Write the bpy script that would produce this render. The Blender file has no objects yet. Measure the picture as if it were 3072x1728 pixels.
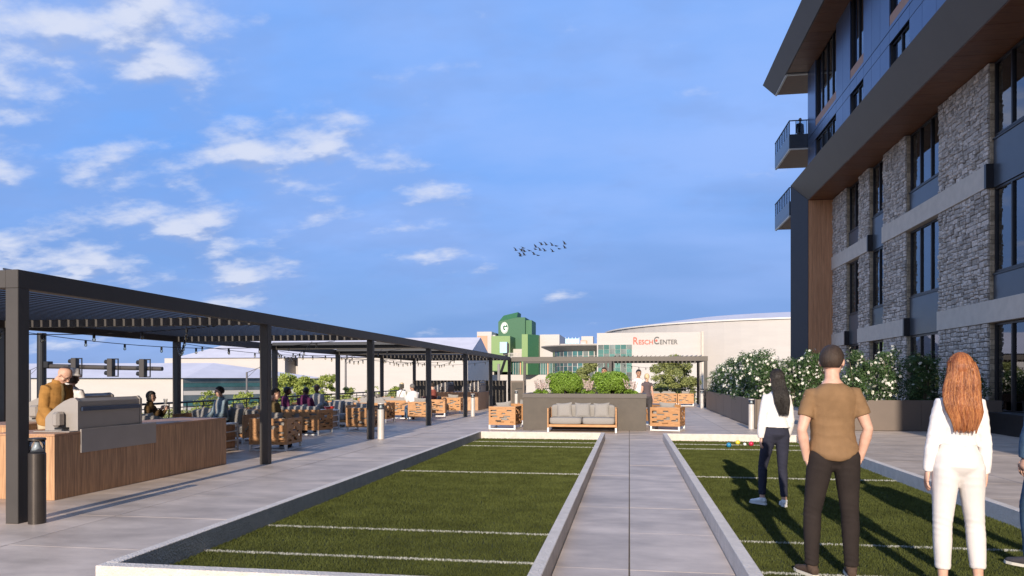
import bpy, bmesh, math, random
import numpy as np
from mathutils import Vector, Matrix, noise as mnoise

SC = bpy.context.scene
COL = SC.collection
R = math.radians
random.seed(7)
rng = np.random.default_rng(7)

# ------------------------------------------------------------------ camera
CAM_YAW = R(9.062)
cam_d = bpy.data.cameras.new('camera')
cam = bpy.data.objects.new('camera', cam_d)
COL.objects.link(cam)
cam_d.sensor_width = 36.0
cam_d.lens = 36.0 * 2207.0 / 3072.0
cam_d.shift_y = 270.0 / 3072.0
cam_d.clip_start = 0.05
cam_d.clip_end = 6000.0
cam.location = (0.0, 0.0, 1.53)
cam.rotation_euler = (R(90), 0.0, CAM_YAW)
SC.camera = cam

# ------------------------------------------------------------------ sun and sky
SUN_EL = R(18.0)
SUN_TRAVEL = Vector((0.006, 1.0, 0.0)).normalized()      # horizontal direction the light travels
sun_d = bpy.data.lights.new('sun', 'SUN')
sun_d.energy = 5.0
sun_d.angle = R(0.55)
sun_d.color = (1.0, 0.87, 0.72)
sun = bpy.data.objects.new('sun', sun_d)
COL.objects.link(sun)
_dir = Vector((SUN_TRAVEL.x * math.cos(SUN_EL), SUN_TRAVEL.y * math.cos(SUN_EL), -math.sin(SUN_EL)))
sun.rotation_euler = _dir.to_track_quat('-Z', 'Y').to_euler()
sun.location = (0, -30, 40)

W = bpy.data.worlds.new('World')
SC.world = W
W.use_nodes = True
nt = W.node_tree
nt.nodes.clear()


def N(tree, kind, **kw):
    n = tree.nodes.new(kind)
    for k, v in kw.items():
        setattr(n, k, v)
    return n


def L(tree, a, b):
    tree.links.new(a, b)


out = N(nt, 'ShaderNodeOutputWorld')
bg = N(nt, 'ShaderNodeBackground')
bg.inputs['Strength'].default_value = 0.12
sky = N(nt, 'ShaderNodeTexSky', sky_type='NISHITA')
sky.sun_disc = False
sky.sun_elevation = SUN_EL
sky.sun_rotation = math.pi + 0.006
sky.air_density = 1.0
sky.dust_density = 0.25
sky.ozone_density = 3.2
sky.altitude = 0.0
tc = N(nt, 'ShaderNodeTexCoord')
sep = N(nt, 'ShaderNodeSeparateXYZ')
L(nt, tc.outputs['Generated'], sep.inputs[0])


def M(tree, op, a, b=None, clamp=False):
    n = N(tree, 'ShaderNodeMath', operation=op, use_clamp=clamp)
    for i, v in enumerate((a, b)):
        if v is None:
            continue
        if isinstance(v, (int, float)):
            n.inputs[i].default_value = v
        else:
            L(tree, v, n.inputs[i])
    return n.outputs[0]


zpos = M(nt, 'MAXIMUM', sep.outputs['Z'], 0.0)
den = M(nt, 'ADD', zpos, 0.30)
px = M(nt, 'DIVIDE', sep.outputs['X'], den)
py = M(nt, 'DIVIDE', sep.outputs['Y'], den)
comb = N(nt, 'ShaderNodeCombineXYZ')
L(nt, px, comb.inputs[0])
L(nt, py, comb.inputs[1])


def ramp(v, lo, hi, a=0.0, b=1.0):
    mr = N(nt, 'ShaderNodeMapRange', interpolation_type='SMOOTHSTEP')
    for i, x in ((1, lo), (2, hi), (3, a), (4, b)):
        mr.inputs[i].default_value = x
    L(nt, v, mr.inputs[0])
    return mr.outputs[0]


def sky_noise(scale, loc, detail, rough, stretch=(1, 1, 1), dist=0.0, k=1.0):
    mp = N(nt, 'ShaderNodeMapping')
    mp.inputs['Location'].default_value = loc
    mp.inputs['Scale'].default_value = tuple(x * k for x in stretch)
    L(nt, comb.outputs[0], mp.inputs[0])
    nz = N(nt, 'ShaderNodeTexNoise')
    nz.inputs['Scale'].default_value = scale
    nz.inputs['Detail'].default_value = detail
    nz.inputs['Roughness'].default_value = rough
    nz.inputs['Distortion'].default_value = dist
    L(nt, mp.outputs[0], nz.inputs['Vector'])
    return nz.outputs['Fac']


def sky_mix(fac, c1, c2):
    mx = N(nt, 'ShaderNodeMix', data_type='RGBA')
    for i, v in ((0, fac), (6, c1), (7, c2)):
        if hasattr(v, 'default_value'):
            L(nt, v, mx.inputs[i])
        elif isinstance(v, (int, float)):
            mx.inputs[i].default_value = v
        else:
            mx.inputs[i].default_value = (*v, 1)
    return mx.outputs[2]


# clear sky: the physical model, pulled towards the clean deep blue of this evening sky
deep = sky_mix(ramp(zpos, 0.0, 0.34), (1.50, 2.62, 5.45), (1.36, 3.15, 7.4))
pull = ramp(sep.outputs['Y'], -0.55, 0.15, 0.25, 0.90)      # towards the sun the sky keeps its own warm glow
clear = sky_mix(pull, sky.outputs[0], deep)
# thin high veil and darker blue-grey banks
veil = ramp(sky_noise(0.75, (3.1, 5.7, 0.0), 6.0, 0.55, (1.0, 1.7, 1)), 0.33, 0.66)
c1 = sky_mix(M(nt, 'MULTIPLY', veil, 0.70), clear, (2.75, 4.05, 7.5))
bank = ramp(sky_noise(0.60, (9.3, 4.4, 0.0), 4.0, 0.5, (0.7, 1.6, 1)), 0.50, 0.68)
c2 = sky_mix(M(nt, 'MULTIPLY', bank, 0.55), c1, (1.15, 2.35, 5.1))
# cumulus: thicker towards the left of the view, thinning to the right
side = ramp(sep.outputs['X'], -0.62, 0.05, 0.135, -0.03)
lowc = ramp(zpos, 0.05, 0.20, -0.085, 0.0)
CS, CD, CR = 3.1, 9.0, 0.56
CLOC = (12.3, 6.2, 0.0)
n_here = sky_noise(CS, CLOC, CD, CR, (1.0, 1.35, 1), 0.0)
n_above = sky_noise(CS, CLOC, 4.0, CR, (1.0, 1.35, 1), 0.0, 0.965)
d_here = M(nt, 'ADD', M(nt, 'ADD', n_here, side), lowc)
dens = ramp(d_here, 0.575, 0.755)
under = ramp(M(nt, 'SUBTRACT', n_above, n_here), -0.03, 0.075)
c_puff = sky_mix(M(nt, 'MULTIPLY', under, 0.8), (5.3, 5.7, 6.9), (1.75, 2.75, 5.3))
halo = ramp(M(nt, 'ADD', M(nt, 'ADD', n_above, side), lowc), 0.46, 0.64)       # grey-blue haze round the puffs
c3 = sky_mix(M(nt, 'MULTIPLY', halo, 0.30), c2, (1.75, 2.75, 5.4))
c_cloud = sky_mix(M(nt, 'MULTIPLY', dens, 0.92), c3, c_puff)
L(nt, c_cloud, bg.inputs['Color'])
L(nt, bg.outputs[0], out.inputs[0])

SC.view_settings.view_transform = 'Standard'
SC.view_settings.look = 'None'
SC.view_settings.exposure = 0.16
SC.view_settings.gamma = 1.0
SC.view_settings.use_curve_mapping = False
SC.render.engine = 'CYCLES'
SC.cycles.use_denoising = True
SC.cycles.max_bounces = 6
SC.cycles.diffuse_bounces = 3
SC.cycles.glossy_bounces = 3
SC.cycles.transparent_max_bounces = 12
SC.cycles.caustics_reflective = False
SC.cycles.caustics_refractive = False

# ------------------------------------------------------------------ materials
MATS = {}


def mat(name, c, rough=0.6, metal=0.0, var=0.12, scale=6.0, stretch=(1, 1, 1), bump=0.0, bscale=60.0,
        orand=0.0, spec=0.5, c2=None, detail=5.0, trans=0.0, attr=None, coat=0.0, bstretch=None, obj=False, lo=0.32, hi=0.68):
    """procedural surface: two tones of the real colour mixed by noise, fine relief by bump"""
    m = bpy.data.materials.new(name)
    m.use_nodes = True
    t = m.node_tree
    b = t.nodes['Principled BSDF']
    o = t.nodes['Material Output']
    if obj:
        pos = N(t, 'ShaderNodeTexCoord').outputs['Object']
    else:
        pos = N(t, 'ShaderNodeNewGeometry').outputs['Position']
    mp = N(t, 'ShaderNodeMapping')
    mp.inputs['Scale'].default_value = stretch
    L(t, pos, mp.inputs[0])
    nz = N(t, 'ShaderNodeTexNoise')
    nz.inputs['Scale'].default_value = scale
    nz.inputs['Detail'].default_value = detail
    nz.inputs['Roughness'].default_value = 0.6
    L(t, mp.outputs[0], nz.inputs['Vector'])
    mr = N(t, 'ShaderNodeMapRange')
    mr.inputs['From Min'].default_value = lo
    mr.inputs['From Max'].default_value = hi
    L(t, nz.outputs['Fac'], mr.inputs['Value'])
    mx = N(t, 'ShaderNodeMix', data_type='RGBA')
    a1 = tuple(max(0.0, x * (1 - var)) for x in c)
    a2 = tuple(min(1.0, x * (1 + var)) for x in (c2 or c))
    mx.inputs[6].default_value = (*a1, 1)
    mx.inputs[7].default_value = (*a2, 1)
    L(t, mr.outputs[0], mx.inputs[0])
    col = mx.outputs[2]
    if orand or attr:
        hsv = N(t, 'ShaderNodeHueSaturation')
        if attr:
            at = N(t, 'ShaderNodeAttribute', attribute_name=attr)
            src = at.outputs['Fac']
        else:
            src = N(t, 'ShaderNodeObjectInfo').outputs['Random']
        r2 = N(t, 'ShaderNodeMapRange')
        r2.inputs['To Min'].default_value = 1 - (orand or 0.3)
        r2.inputs['To Max'].default_value = 1 + (orand or 0.3)
        L(t, src, r2.inputs['Value'])
        L(t, r2.outputs[0], hsv.inputs['Value'])
        L(t, col, hsv.inputs['Color'])
        col = hsv.outputs[0]
    L(t, col, b.inputs['Base Color'])
    b.inputs['Roughness'].default_value = rough
    b.inputs['Metallic'].default_value = metal
    b.inputs['Specular IOR Level'].default_value = spec
    if coat:
        b.inputs['Coat Weight'].default_value = coat
    if bump:
        n2 = N(t, 'ShaderNodeTexNoise')
        n2.inputs['Scale'].default_value = bscale
        n2.inputs['Detail'].default_value = 4.0
        if bstretch:
            m2 = N(t, 'ShaderNodeMapping')
            m2.inputs['Scale'].default_value = bstretch
            L(t, pos, m2.inputs[0])
            L(t, m2.outputs[0], n2.inputs['Vector'])
        else:
            L(t, mp.outputs[0], n2.inputs['Vector'])
        bp = N(t, 'ShaderNodeBump')
        bp.inputs['Strength'].default_value = bump
        bp.inputs['Distance'].default_value = 0.02
        L(t, n2.outputs['Fac'], bp.inputs['Height'])
        L(t, bp.outputs[0], b.inputs['Normal'])
    if trans:
        tr = N(t, 'ShaderNodeBsdfTranslucent')
        L(t, col, tr.inputs['Color'])
        ms = N(t, 'ShaderNodeMixShader')
        ms.inputs[0].default_value = trans
        L(t, b.outputs[0], ms.inputs[1])
        L(t, tr.outputs[0], ms.inputs[2])
        L(t, ms.outputs[0], o.inputs[0])
    MATS[name] = m
    return m


def glass(name, tint, fres=1.45, base=0.06, rough=0.02):
    m = bpy.data.materials.new(name)
    m.use_nodes = True
    t = m.node_tree
    t.nodes.clear()
    o = N(t, 'ShaderNodeOutputMaterial')
    tr = N(t, 'ShaderNodeBsdfTransparent')
    tr.inputs[0].default_value = (*tint, 1)
    gl = N(t, 'ShaderNodeBsdfGlossy')
    gl.inputs['Roughness'].default_value = rough
    gl.inputs['Color'].default_value = (0.9, 0.93, 1, 1)
    fr = N(t, 'ShaderNodeFresnel')
    fr.inputs[0].default_value = fres
    f2 = M(t, 'ADD', fr.outputs[0], base, True)
    ms = N(t, 'ShaderNodeMixShader')
    L(t, f2, ms.inputs[0])
    L(t, tr.outputs[0], ms.inputs[1])
    L(t, gl.outputs[0], ms.inputs[2])
    L(t, ms.outputs[0], o.inputs[0])
    MATS[name] = m
    return m


mat('concrete', (0.49, 0.40, 0.325), 0.50, var=0.16, scale=1.5, stretch=(0.8, 1.4, 1), bump=0.06, bscale=45, orand=0.075, c2=(0.58, 0.48, 0.395), detail=9, lo=0.34, hi=0.68)
mat('concrete_bed', (0.17, 0.15, 0.135), 0.9, var=0.2)
mat('curb', (0.70, 0.63, 0.56), 0.8, var=0.10, scale=9, bump=0.7, bscale=55, orand=0.03)
mat('turf_base', (0.036, 0.042, 0.012), 0.95, var=0.35, scale=60)
mat('turf', (0.082, 0.096, 0.021), 0.8, var=0.22, scale=2.2, attr='tint', orand=0.22, c2=(0.090, 0.104, 0.025), trans=0.15, spec=0.25, detail=8)
mat('line_white', (0.58, 0.58, 0.54), 0.8, var=0.1, scale=50, trans=0.1)
mat('dark_metal', (0.060, 0.053, 0.049), 0.55, metal=0.05, var=0.08, scale=3, bump=0.03, bscale=200)
mat('slat_metal', (0.036, 0.038, 0.046), 0.4, metal=0.1, var=0.08, scale=3)
mat('black_metal', (0.022, 0.022, 0.024), 0.45, metal=0.3, var=0.1)
mat('bronze', (0.075, 0.063, 0.055), 0.35, metal=0.6, var=0.08)
mat('pale_metal', (0.62, 0.58, 0.54), 0.35, metal=0.15, var=0.12, scale=14, stretch=(1, 1, 0.3))
mat('steel', (0.40, 0.365, 0.34), 0.42, metal=0.35, var=0.04, scale=4, bump=0.02, bscale=150)
mat('white_metal', (0.80, 0.80, 0.79), 0.4, var=0.02)
mat('wood_chair', (0.42, 0.20, 0.076), 0.5, var=0.16, scale=7, stretch=(1, 1, 9), c2=(0.50, 0.26, 0.108), bump=0.1, bscale=20, obj=True, orand=0.10)
mat('wood_counter', (0.40, 0.22, 0.115), 0.5, var=0.22, scale=9, stretch=(5, 5, 0.25), c2=(0.52, 0.30, 0.16), bump=0.08, bscale=12, orand=0.06)
mat('wood_top', (0.44, 0.25, 0.15), 0.45, var=0.15, scale=7, stretch=(6, 0.4, 1), orand=0.03)
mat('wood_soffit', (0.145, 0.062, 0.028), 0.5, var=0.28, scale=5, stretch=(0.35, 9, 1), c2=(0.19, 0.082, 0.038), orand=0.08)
mat('wood_fin', (0.56, 0.265, 0.125), 0.55, var=0.16, scale=5, stretch=(6, 6, 0.2), c2=(0.62, 0.31, 0.16), orand=0.05)
mat('wood_panel', (0.42, 0.21, 0.12), 0.55, var=0.15, scale=6, stretch=(5, 5, 0.3))
mat('fabric', (0.32, 0.30, 0.28), 0.95, var=0.22, scale=150, stretch=(1, 1, 3), bump=0.3, bscale=220, spec=0.15)
mat('fabric_dark', (0.30, 0.285, 0.27), 0.95, var=0.2, scale=150, stretch=(3, 1, 1), bump=0.3, bscale=220, spec=0.15)
mat('planter', (0.082, 0.067, 0.053), 0.6, var=0.14, scale=2.6, bump=0.06, bscale=30, orand=0.04)
mat('planter_rim', (0.085, 0.07, 0.062), 0.5, var=0.06, scale=3)
mat('fence_panel', (0.14, 0.105, 0.083), 0.5, var=0.05, scale=2, orand=0.04)
mat('soil', (0.05, 0.035, 0.025), 0.95, var=0.4, scale=30)
mat('stone', (0.46, 0.405, 0.355), 0.85, var=0.22, scale=14, bump=0.9, bscale=22, orand=0.32, c2=(0.54, 0.47, 0.41), detail=8)
mat('stone_far', (0.46, 0.405, 0.355), 0.85, var=0.22, scale=14, bump=0.9, bscale=22, attr='tint', orand=0.32, c2=(0.54, 0.47, 0.41), detail=8)
mat('stone_tan', (0.46, 0.36, 0.25), 0.85, var=0.22, scale=14, bump=0.8, bscale=22, attr='tint', orand=0.28)
mat('mortar', (0.16, 0.145, 0.13), 0.95, var=0.2, scale=30)
mat('stucco', (0.60, 0.53, 0.45), 0.9, var=0.07, scale=3, bump=0.25, bscale=90)
mat('window_frame', (0.028, 0.026, 0.030), 0.35, metal=0.3, var=0.05)
mat('spandrel', (0.075, 0.085, 0.10), 0.28, metal=0.35, var=0.06, scale=2)
mat('blue_panel', (0.095, 0.13, 0.22), 0.28, metal=0.6, var=0.05, scale=2, orand=0.06)
mat('fin_metal', (0.042, 0.043, 0.050), 0.42, metal=0.3, var=0.05)
mat('fascia', (0.088, 0.076, 0.066), 0.5, metal=0.1, var=0.05, scale=1.2)
mat('trim_white', (0.72, 0.68, 0.62), 0.5, var=0.04)
mat('interior', (0.14, 0.12, 0.11), 0.9, var=0.35, scale=1.4)
mat('blind', (0.62, 0.58, 0.53), 0.8, var=0.05)
glass('pane', (0.42, 0.45, 0.50), 1.5, 0.12)
glass('pane_clear', (0.72, 0.80, 0.86), 1.45, 0.03)
glass('bulb_glass', (0.85, 0.82, 0.7), 1.45, 0.05)
mat('white_wall', (0.53, 0.495, 0.465), 0.85, var=0.03, scale=0.25, stretch=(1, 1, 6))
mat('roof_pale', (0.56, 0.55, 0.60), 0.9, var=0.07, scale=0.35, stretch=(1, 1, 4))
mat('terracotta', (0.62, 0.34, 0.22), 0.85, var=0.05)
mat('lime_green', (0.22, 0.33, 0.13), 0.7, var=0.04)
mat('dark_green', (0.028, 0.12, 0.055), 0.6, var=0.05)
mat('mid_green', (0.038, 0.145, 0.06), 0.6, var=0.05)
mat('logo_white', (0.85, 0.85, 0.82), 0.6, var=0.02)
mat('logo_green', (0.02, 0.13, 0.06), 0.6, var=0.02)
mat('sign_red', (0.72, 0.10, 0.06), 0.6, var=0.02)
mat('sign_grey', (0.10, 0.10, 0.10), 0.6, var=0.02)
mat('canopy_grey', (0.30, 0.27, 0.24), 0.6, var=0.05, scale=1)
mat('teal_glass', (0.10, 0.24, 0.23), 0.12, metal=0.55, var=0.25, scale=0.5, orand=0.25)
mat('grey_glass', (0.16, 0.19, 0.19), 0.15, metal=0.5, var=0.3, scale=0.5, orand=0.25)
mat('led_blue', (0.42, 0.66, 0.74), 0.5, var=0.05)
mat('asphalt', (0.10, 0.10, 0.11), 0.9, var=0.2, scale=2)
mat('ground_pale', (0.30, 0.29, 0.27), 0.9, var=0.2, scale=0.6)
mat('grass_far', (0.07, 0.11, 0.03), 0.95, var=0.3, scale=1.5)
mat('leaf_box', (0.20, 0.33, 0.040), 0.5, var=0.35, scale=40, attr='tint', orand=0.55, c2=(0.26, 0.40, 0.06), trans=0.28, spec=0.35)
mat('leaf_dark', (0.060, 0.112, 0.034), 0.5, var=0.35, scale=30, attr='tint', orand=0.55, c2=(0.07, 0.13, 0.045), trans=0.2, spec=0.4)
mat('leaf_tree', (0.28, 0.35, 0.06), 0.55, var=0.3, scale=10, attr='tint', orand=0.45, c2=(0.36, 0.41, 0.11), trans=0.3, spec=0.3)
mat('leaf_olive', (0.25, 0.28, 0.09), 0.55, var=0.3, scale=10, attr='tint', orand=0.45, c2=(0.32, 0.35, 0.13), trans=0.28, spec=0.3)
mat('petal', (0.86, 0.84, 0.74), 0.6, var=0.06, trans=0.12)
mat('petal_pink', (0.72, 0.56, 0.52), 0.7, var=0.15, scale=30, trans=0.2)
mat('bark', (0.10, 0.075, 0.05), 0.9, var=0.3, scale=12, stretch=(3, 3, 0.5), bump=0.5, bscale=30)
mat('mulch', (0.11, 0.075, 0.03), 0.95, var=0.45, scale=9)
mat('bird', (0.02, 0.022, 0.03), 0.8, var=0.1)
mat('ball_blue', (0.02, 0.22, 0.42), 0.25, var=0.02, coat=0.4)
mat('ball_yellow', (0.72, 0.60, 0.05), 0.25, var=0.02, coat=0.4)
mat('ball_red', (0.55, 0.02, 0.07), 0.25, var=0.02, coat=0.4)
mat('ball_green', (0.02, 0.32, 0.05), 0.25, var=0.02, coat=0.4)
mat('ball_white', (0.8, 0.8, 0.78), 0.25, var=0.02, coat=0.4)
mat('red_glass', (0.70, 0.05, 0.03), 0.2, var=0.1, coat=0.4)
mat('paper_cup', (0.78, 0.76, 0.72), 0.6, var=0.03)
mat('lamp_grey', (0.17, 0.16, 0.16), 0.5, metal=0.3, var=0.05)
mat('skin_light', (0.62, 0.36, 0.26), 0.5, var=0.08, scale=16, spec=0.35, c2=(0.66, 0.40, 0.30), obj=True)
mat('skin_tan', (0.45, 0.25, 0.16), 0.5, var=0.08, scale=16, spec=0.35, obj=True)
mat('skin_dark', (0.10, 0.05, 0.032), 0.45, var=0.1, scale=16, spec=0.4, obj=True)
mat('lens', (0.05, 0.05, 0.05), 0.1, var=0.0)
mat('eye_dark', (0.02, 0.015, 0.012), 0.3, var=0.0)


def cloth(name, c, var=0.12, rough=0.9, bump=0.25, scale=9, bscale=260):
    return mat(name, c, rough, var=var, scale=scale, bump=bump, bscale=bscale, spec=0.2, obj=True)


def hairm(name, c, c2, rough=0.45):
    return mat(name, c, rough, var=0.12, scale=26, stretch=(1, 1, 0.10), c2=c2, bump=0.5, bscale=70, spec=0.5, obj=True, bstretch=(2.2, 2.2, 0.09), lo=0.36, hi=0.64)


cloth('tee_brown', (0.235, 0.14, 0.072), var=0.10)
cloth('trousers_dark', (0.029, 0.022, 0.020))
cloth('jeans_navy', (0.032, 0.033, 0.052))
cloth('white_cotton', (0.80, 0.76, 0.74), var=0.03)
cloth('white_trousers', (0.74, 0.69, 0.66), var=0.03)
cloth('denim', (0.06, 0.11, 0.18), var=0.22)
cloth('denim_light', (0.22, 0.29, 0.34), var=0.2)
cloth('jacket_tan', (0.37, 0.19, 0.055), var=0.18)
cloth('khaki', (0.55, 0.45, 0.30))
cloth('grey_knit', (0.34, 0.31, 0.29))
cloth('olive', (0.16, 0.115, 0.055))
cloth('brown_knit', (0.10, 0.06, 0.025))
cloth('purple', (0.13, 0.03, 0.085))
cloth('maroon', (0.30, 0.09, 0.07))
cloth('navy', (0.03, 0.04, 0.07))
cloth('charcoal', (0.07, 0.065, 0.07))
cloth('plum_top', (0.12, 0.095, 0.105))
cloth('sneaker_brown', (0.09, 0.06, 0.045))
cloth('sneaker_white', (0.78, 0.77, 0.76), var=0.03)
cloth('sole_white', (0.75, 0.70, 0.60), var=0.03)
hairm('hair_black', (0.010, 0.007, 0.006), (0.018, 0.013, 0.010), 0.55)
hairm('hair_brown', (0.030, 0.018, 0.012), (0.048, 0.028, 0.018), 0.65)
hairm('hair_auburn', (0.17, 0.048, 0.016), (0.30, 0.095, 0.030), 0.42)
hairm('hair_copper', (0.38, 0.135, 0.042), (0.52, 0.22, 0.075), 0.42)
hairm('hair_blond', (0.62, 0.45, 0.24), (0.75, 0.60, 0.36), 0.5)
hairm('hair_grey', (0.12, 0.11, 0.10), (0.2, 0.18, 0.16), 0.6)


# ------------------------------------------------------------------ mesh helpers
class MB:
    def __init__(s):
        s.v = []
        s.f = []
        s.smooth_from = None

    def add(s, vs, fs):
        o = len(s.v)
        s.v.extend([tuple(map(float, p)) for p in vs])
        s.f.extend([tuple(i + o for i in q) for q in fs])
        return s

    def box(s, x0, x1, y0, y1, z0, z1):
        vs = [(x0, y0, z0), (x1, y0, z0), (x1, y1, z0), (x0, y1, z0), (x0, y0, z1), (x1, y0, z1), (x1, y1, z1), (x0, y1, z1)]
        return s.add(vs, [(0, 3, 2, 1), (4, 5, 6, 7), (0, 1, 5, 4), (1, 2, 6, 5), (2, 3, 7, 6), (3, 0, 4, 7)])

    def cbox(s, x0, x1, y0, y1, z0, z1, c=0.006):
        """box with chamfered edges"""
        c = min(c, (x1 - x0) * .3, (y1 - y0) * .3, (z1 - z0) * .3)
        bm = bmesh.new()
        bmesh.ops.create_cube(bm, size=1.0)
        for v in bm.verts:
            v.co = Vector(((x0 + x1) / 2 + v.co.x * (x1 - x0), (y0 + y1) / 2 + v.co.y * (y1 - y0), (z0 + z1) / 2 + v.co.z * (z1 - z0)))
        bmesh.ops.bevel(bm, geom=bm.edges[:], offset=c, segments=1, affect='EDGES')
        bm.verts.index_update()
        s.add([v.co[:] for v in bm.verts], [tuple(v.index for v in f.verts) for f in bm.faces])
        bm.free()
        return s

    def prism(s, poly, h0, h1, axis='z'):
        """extrude a 2-D outline between two heights of an axis"""
        n = len(poly)

        def p3(p, h):
            return {'z': (p[0], p[1], h), 'x': (h, p[0], p[1]), 'y': (p[0], h, p[1])}[axis]
        vs = [p3(p, h0) for p in poly] + [p3(p, h1) for p in poly]
        fs = [tuple(range(n))[::-1], tuple(range(n, 2 * n))]
        fs += [(i, (i + 1) % n, n + (i + 1) % n, n + i) for i in range(n)]
        if axis == 'y':
            fs = [q[::-1] for q in fs]
        return s.add(vs, fs)

    def tube(s, pts, rad, n=10, cap=True, up=None):
        """loft of (possibly elliptic) rings along a path"""
        pts = [Vector(p) for p in pts]
        k = len(pts)
        o = len(s.v)
        prev = None
        for i, p in enumerate(pts):
            t = (pts[min(i + 1, k - 1)] - pts[max(i - 1, 0)])
            if t.length < 1e-9:
                t = Vector((0, 0, 1))
            t.normalize()
            if prev is None:
                ref = Vector(up) if up else (Vector((0, 1, 0)) if abs(t.y) < 0.9 else Vector((1, 0, 0)))
            else:
                ref = prev
            b = ref - t * ref.dot(t)
            if b.length < 1e-6:
                b = Vector((1, 0, 0)) - t * t.x
            b.normalize()
            a = b.cross(t)
            prev = b
            r = rad[i] if isinstance(rad, (list, tuple)) else rad
            ra, rb = r if isinstance(r, (list, tuple)) else (r, r)
            for j in range(n):
                th = 2 * math.pi * j / n
                q = p + a * (math.cos(th) * ra) + b * (math.sin(th) * rb)
                s.v.append(q[:])
        for i in range(k - 1):
            for j in range(n):
                j2 = (j + 1) % n
                s.f.append((o + i * n + j, o + i * n + j2, o + (i + 1) * n + j2, o + (i + 1) * n + j))
        if cap:
            s.f.append(tuple(o + j for j in range(n))[::-1])
            s.f.append(tuple(o + (k - 1) * n + j for j in range(n)))
        return s

    def rings(s, rings, cap=True):
        """loft of explicit rings (each a list of points, same count)"""
        o = len(s.v)
        n = len(rings[0])
        for r in rings:
            s.v.extend([tuple(map(float, p)) for p in r])
        for i in range(len(rings) - 1):
            for j in range(n):
                j2 = (j + 1) % n
                s.f.append((o + i * n + j, o + i * n + j2, o + (i + 1) * n + j2, o + (i + 1) * n + j))
        if cap:
            s.f.append(tuple(o + j for j in range(n))[::-1])
            s.f.append(tuple(o + (len(rings) - 1) * n + j for j in range(n)))
        return s

    def lathe(s, prof, c=(0, 0, 0), n=20):
        k = len(prof)
        o = len(s.v)
        for r, z in prof:
            for j in range(n):
                th = 2 * math.pi * j / n
                s.v.append((c[0] + r * math.cos(th), c[1] + r * math.sin(th), c[2] + z))
        for i in range(k - 1):
            for j in range(n):
                j2 = (j + 1) % n
                s.f.append((o + i * n + j, o + i * n + j2, o + (i + 1) * n + j2, o + (i + 1) * n + j))
        s.f.append(tuple(o + j for j in range(n))[::-1])
        s.f.append(tuple(o + (k - 1) * n + j for j in range(n)))
        return s

    def ell(s, c, r, nu=16, nv=10, e1=1.0, e2=1.0, rot=None):
        """(super)ellipsoid"""
        def sp(x, e):
            return math.copysign(abs(x) ** e, x)
        o = len(s.v)
        vs = []
        for i in range(1, nv):
            ph = math.pi * i / nv - math.pi / 2
            for j in range(nu):
                th = 2 * math.pi * j / nu
                vs.append((sp(math.cos(ph), e1) * sp(math.cos(th), e2) * r[0], sp(math.cos(ph), e1) * sp(math.sin(th), e2) * r[1], sp(math.sin(ph), e1) * r[2]))
        vs.append((0, 0, -r[2]))
        vs.append((0, 0, r[2]))
        if rot is not None:
            vs = [(rot @ Vector(v))[:] for v in vs]
        s.v.extend([(v[0] + c[0], v[1] + c[1], v[2] + c[2]) for v in vs])
        for i in range(nv - 2):
            for j in range(nu):
                j2 = (j + 1) % nu
                s.f.append((o + i * nu + j, o + i * nu + j2, o + (i + 1) * nu + j2, o + (i + 1) * nu + j))
        b = o + (nv - 1) * nu
        for j in range(nu):
            j2 = (j + 1) % nu
            s.f.append((b, o + j2, o + j))
            s.f.append((b + 1, o + (nv - 2) * nu + j, o + (nv - 2) * nu + j2))
        return s

    def move(s, M4, start=0):
        s.v[start:] = [(M4 @ Vector(p))[:] for p in s.v[start:]]
        return s

    def mesh(s, name, smooth=False):
        me = bpy.data.meshes.new(name)
        me.from_pydata(s.v, [], s.f)
        if smooth:
            me.polygons.foreach_set('use_smooth', [True] * len(me.polygons))
        me.update()
        return me


def root_loc(p):
    v = Vector((0, 0, 0))
    while p is not None:
        v += Vector(p.location)
        p = p.parent
    return v


def ob(name, data, m=None, parent=None, world=False, loc=None, rot=None, smooth=False, kind=None, label=None):
    """link ONE mesh object; world=True: the coordinates are world ones and the parent is not rotated"""
    if isinstance(data, MB):
        if world and parent is not None:
            d = root_loc(parent)
            data.v = [(p[0] - d.x, p[1] - d.y, p[2] - d.z) for p in data.v]
        me = data.mesh(name, smooth)
    else:
        me = data
    if m is not None and (len(me.materials) == 0):
        me.materials.append(MATS[m])
    o = bpy.data.objects.new(name, me)
    COL.objects.link(o)
    if parent is not None:
        o.parent = parent
    if loc is not None:
        o.location = loc
    if rot is not None:
        o.rotation_euler = rot
    if kind:
        o['kind'] = kind
    if label:
        o['label'] = label
    return o


def tag(o, label=None, cat=None, group=None, kind=None):
    if label:
        o['label'] = label
    if cat:
        o['category'] = cat
    if group:
        o['group'] = group
    if kind:
        o['kind'] = kind
    return o


def thing(name, label, cat, loc=(0, 0, 0), rotz=0.0, group=None):
    o = bpy.data.objects.new(name, None)
    o.empty_display_size = 0.1
    COL.objects.link(o)
    o.location = loc
    o.rotation_euler = (0, 0, rotz)
    return tag(o, label, cat, group)


def copy_tree(o, parent=None):
    c = o.copy()
    COL.objects.link(c)
    if parent is not None:
        c.parent = parent
    for ch in [x for x in o.children]:
        copy_tree(ch, c)
    return c


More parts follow.
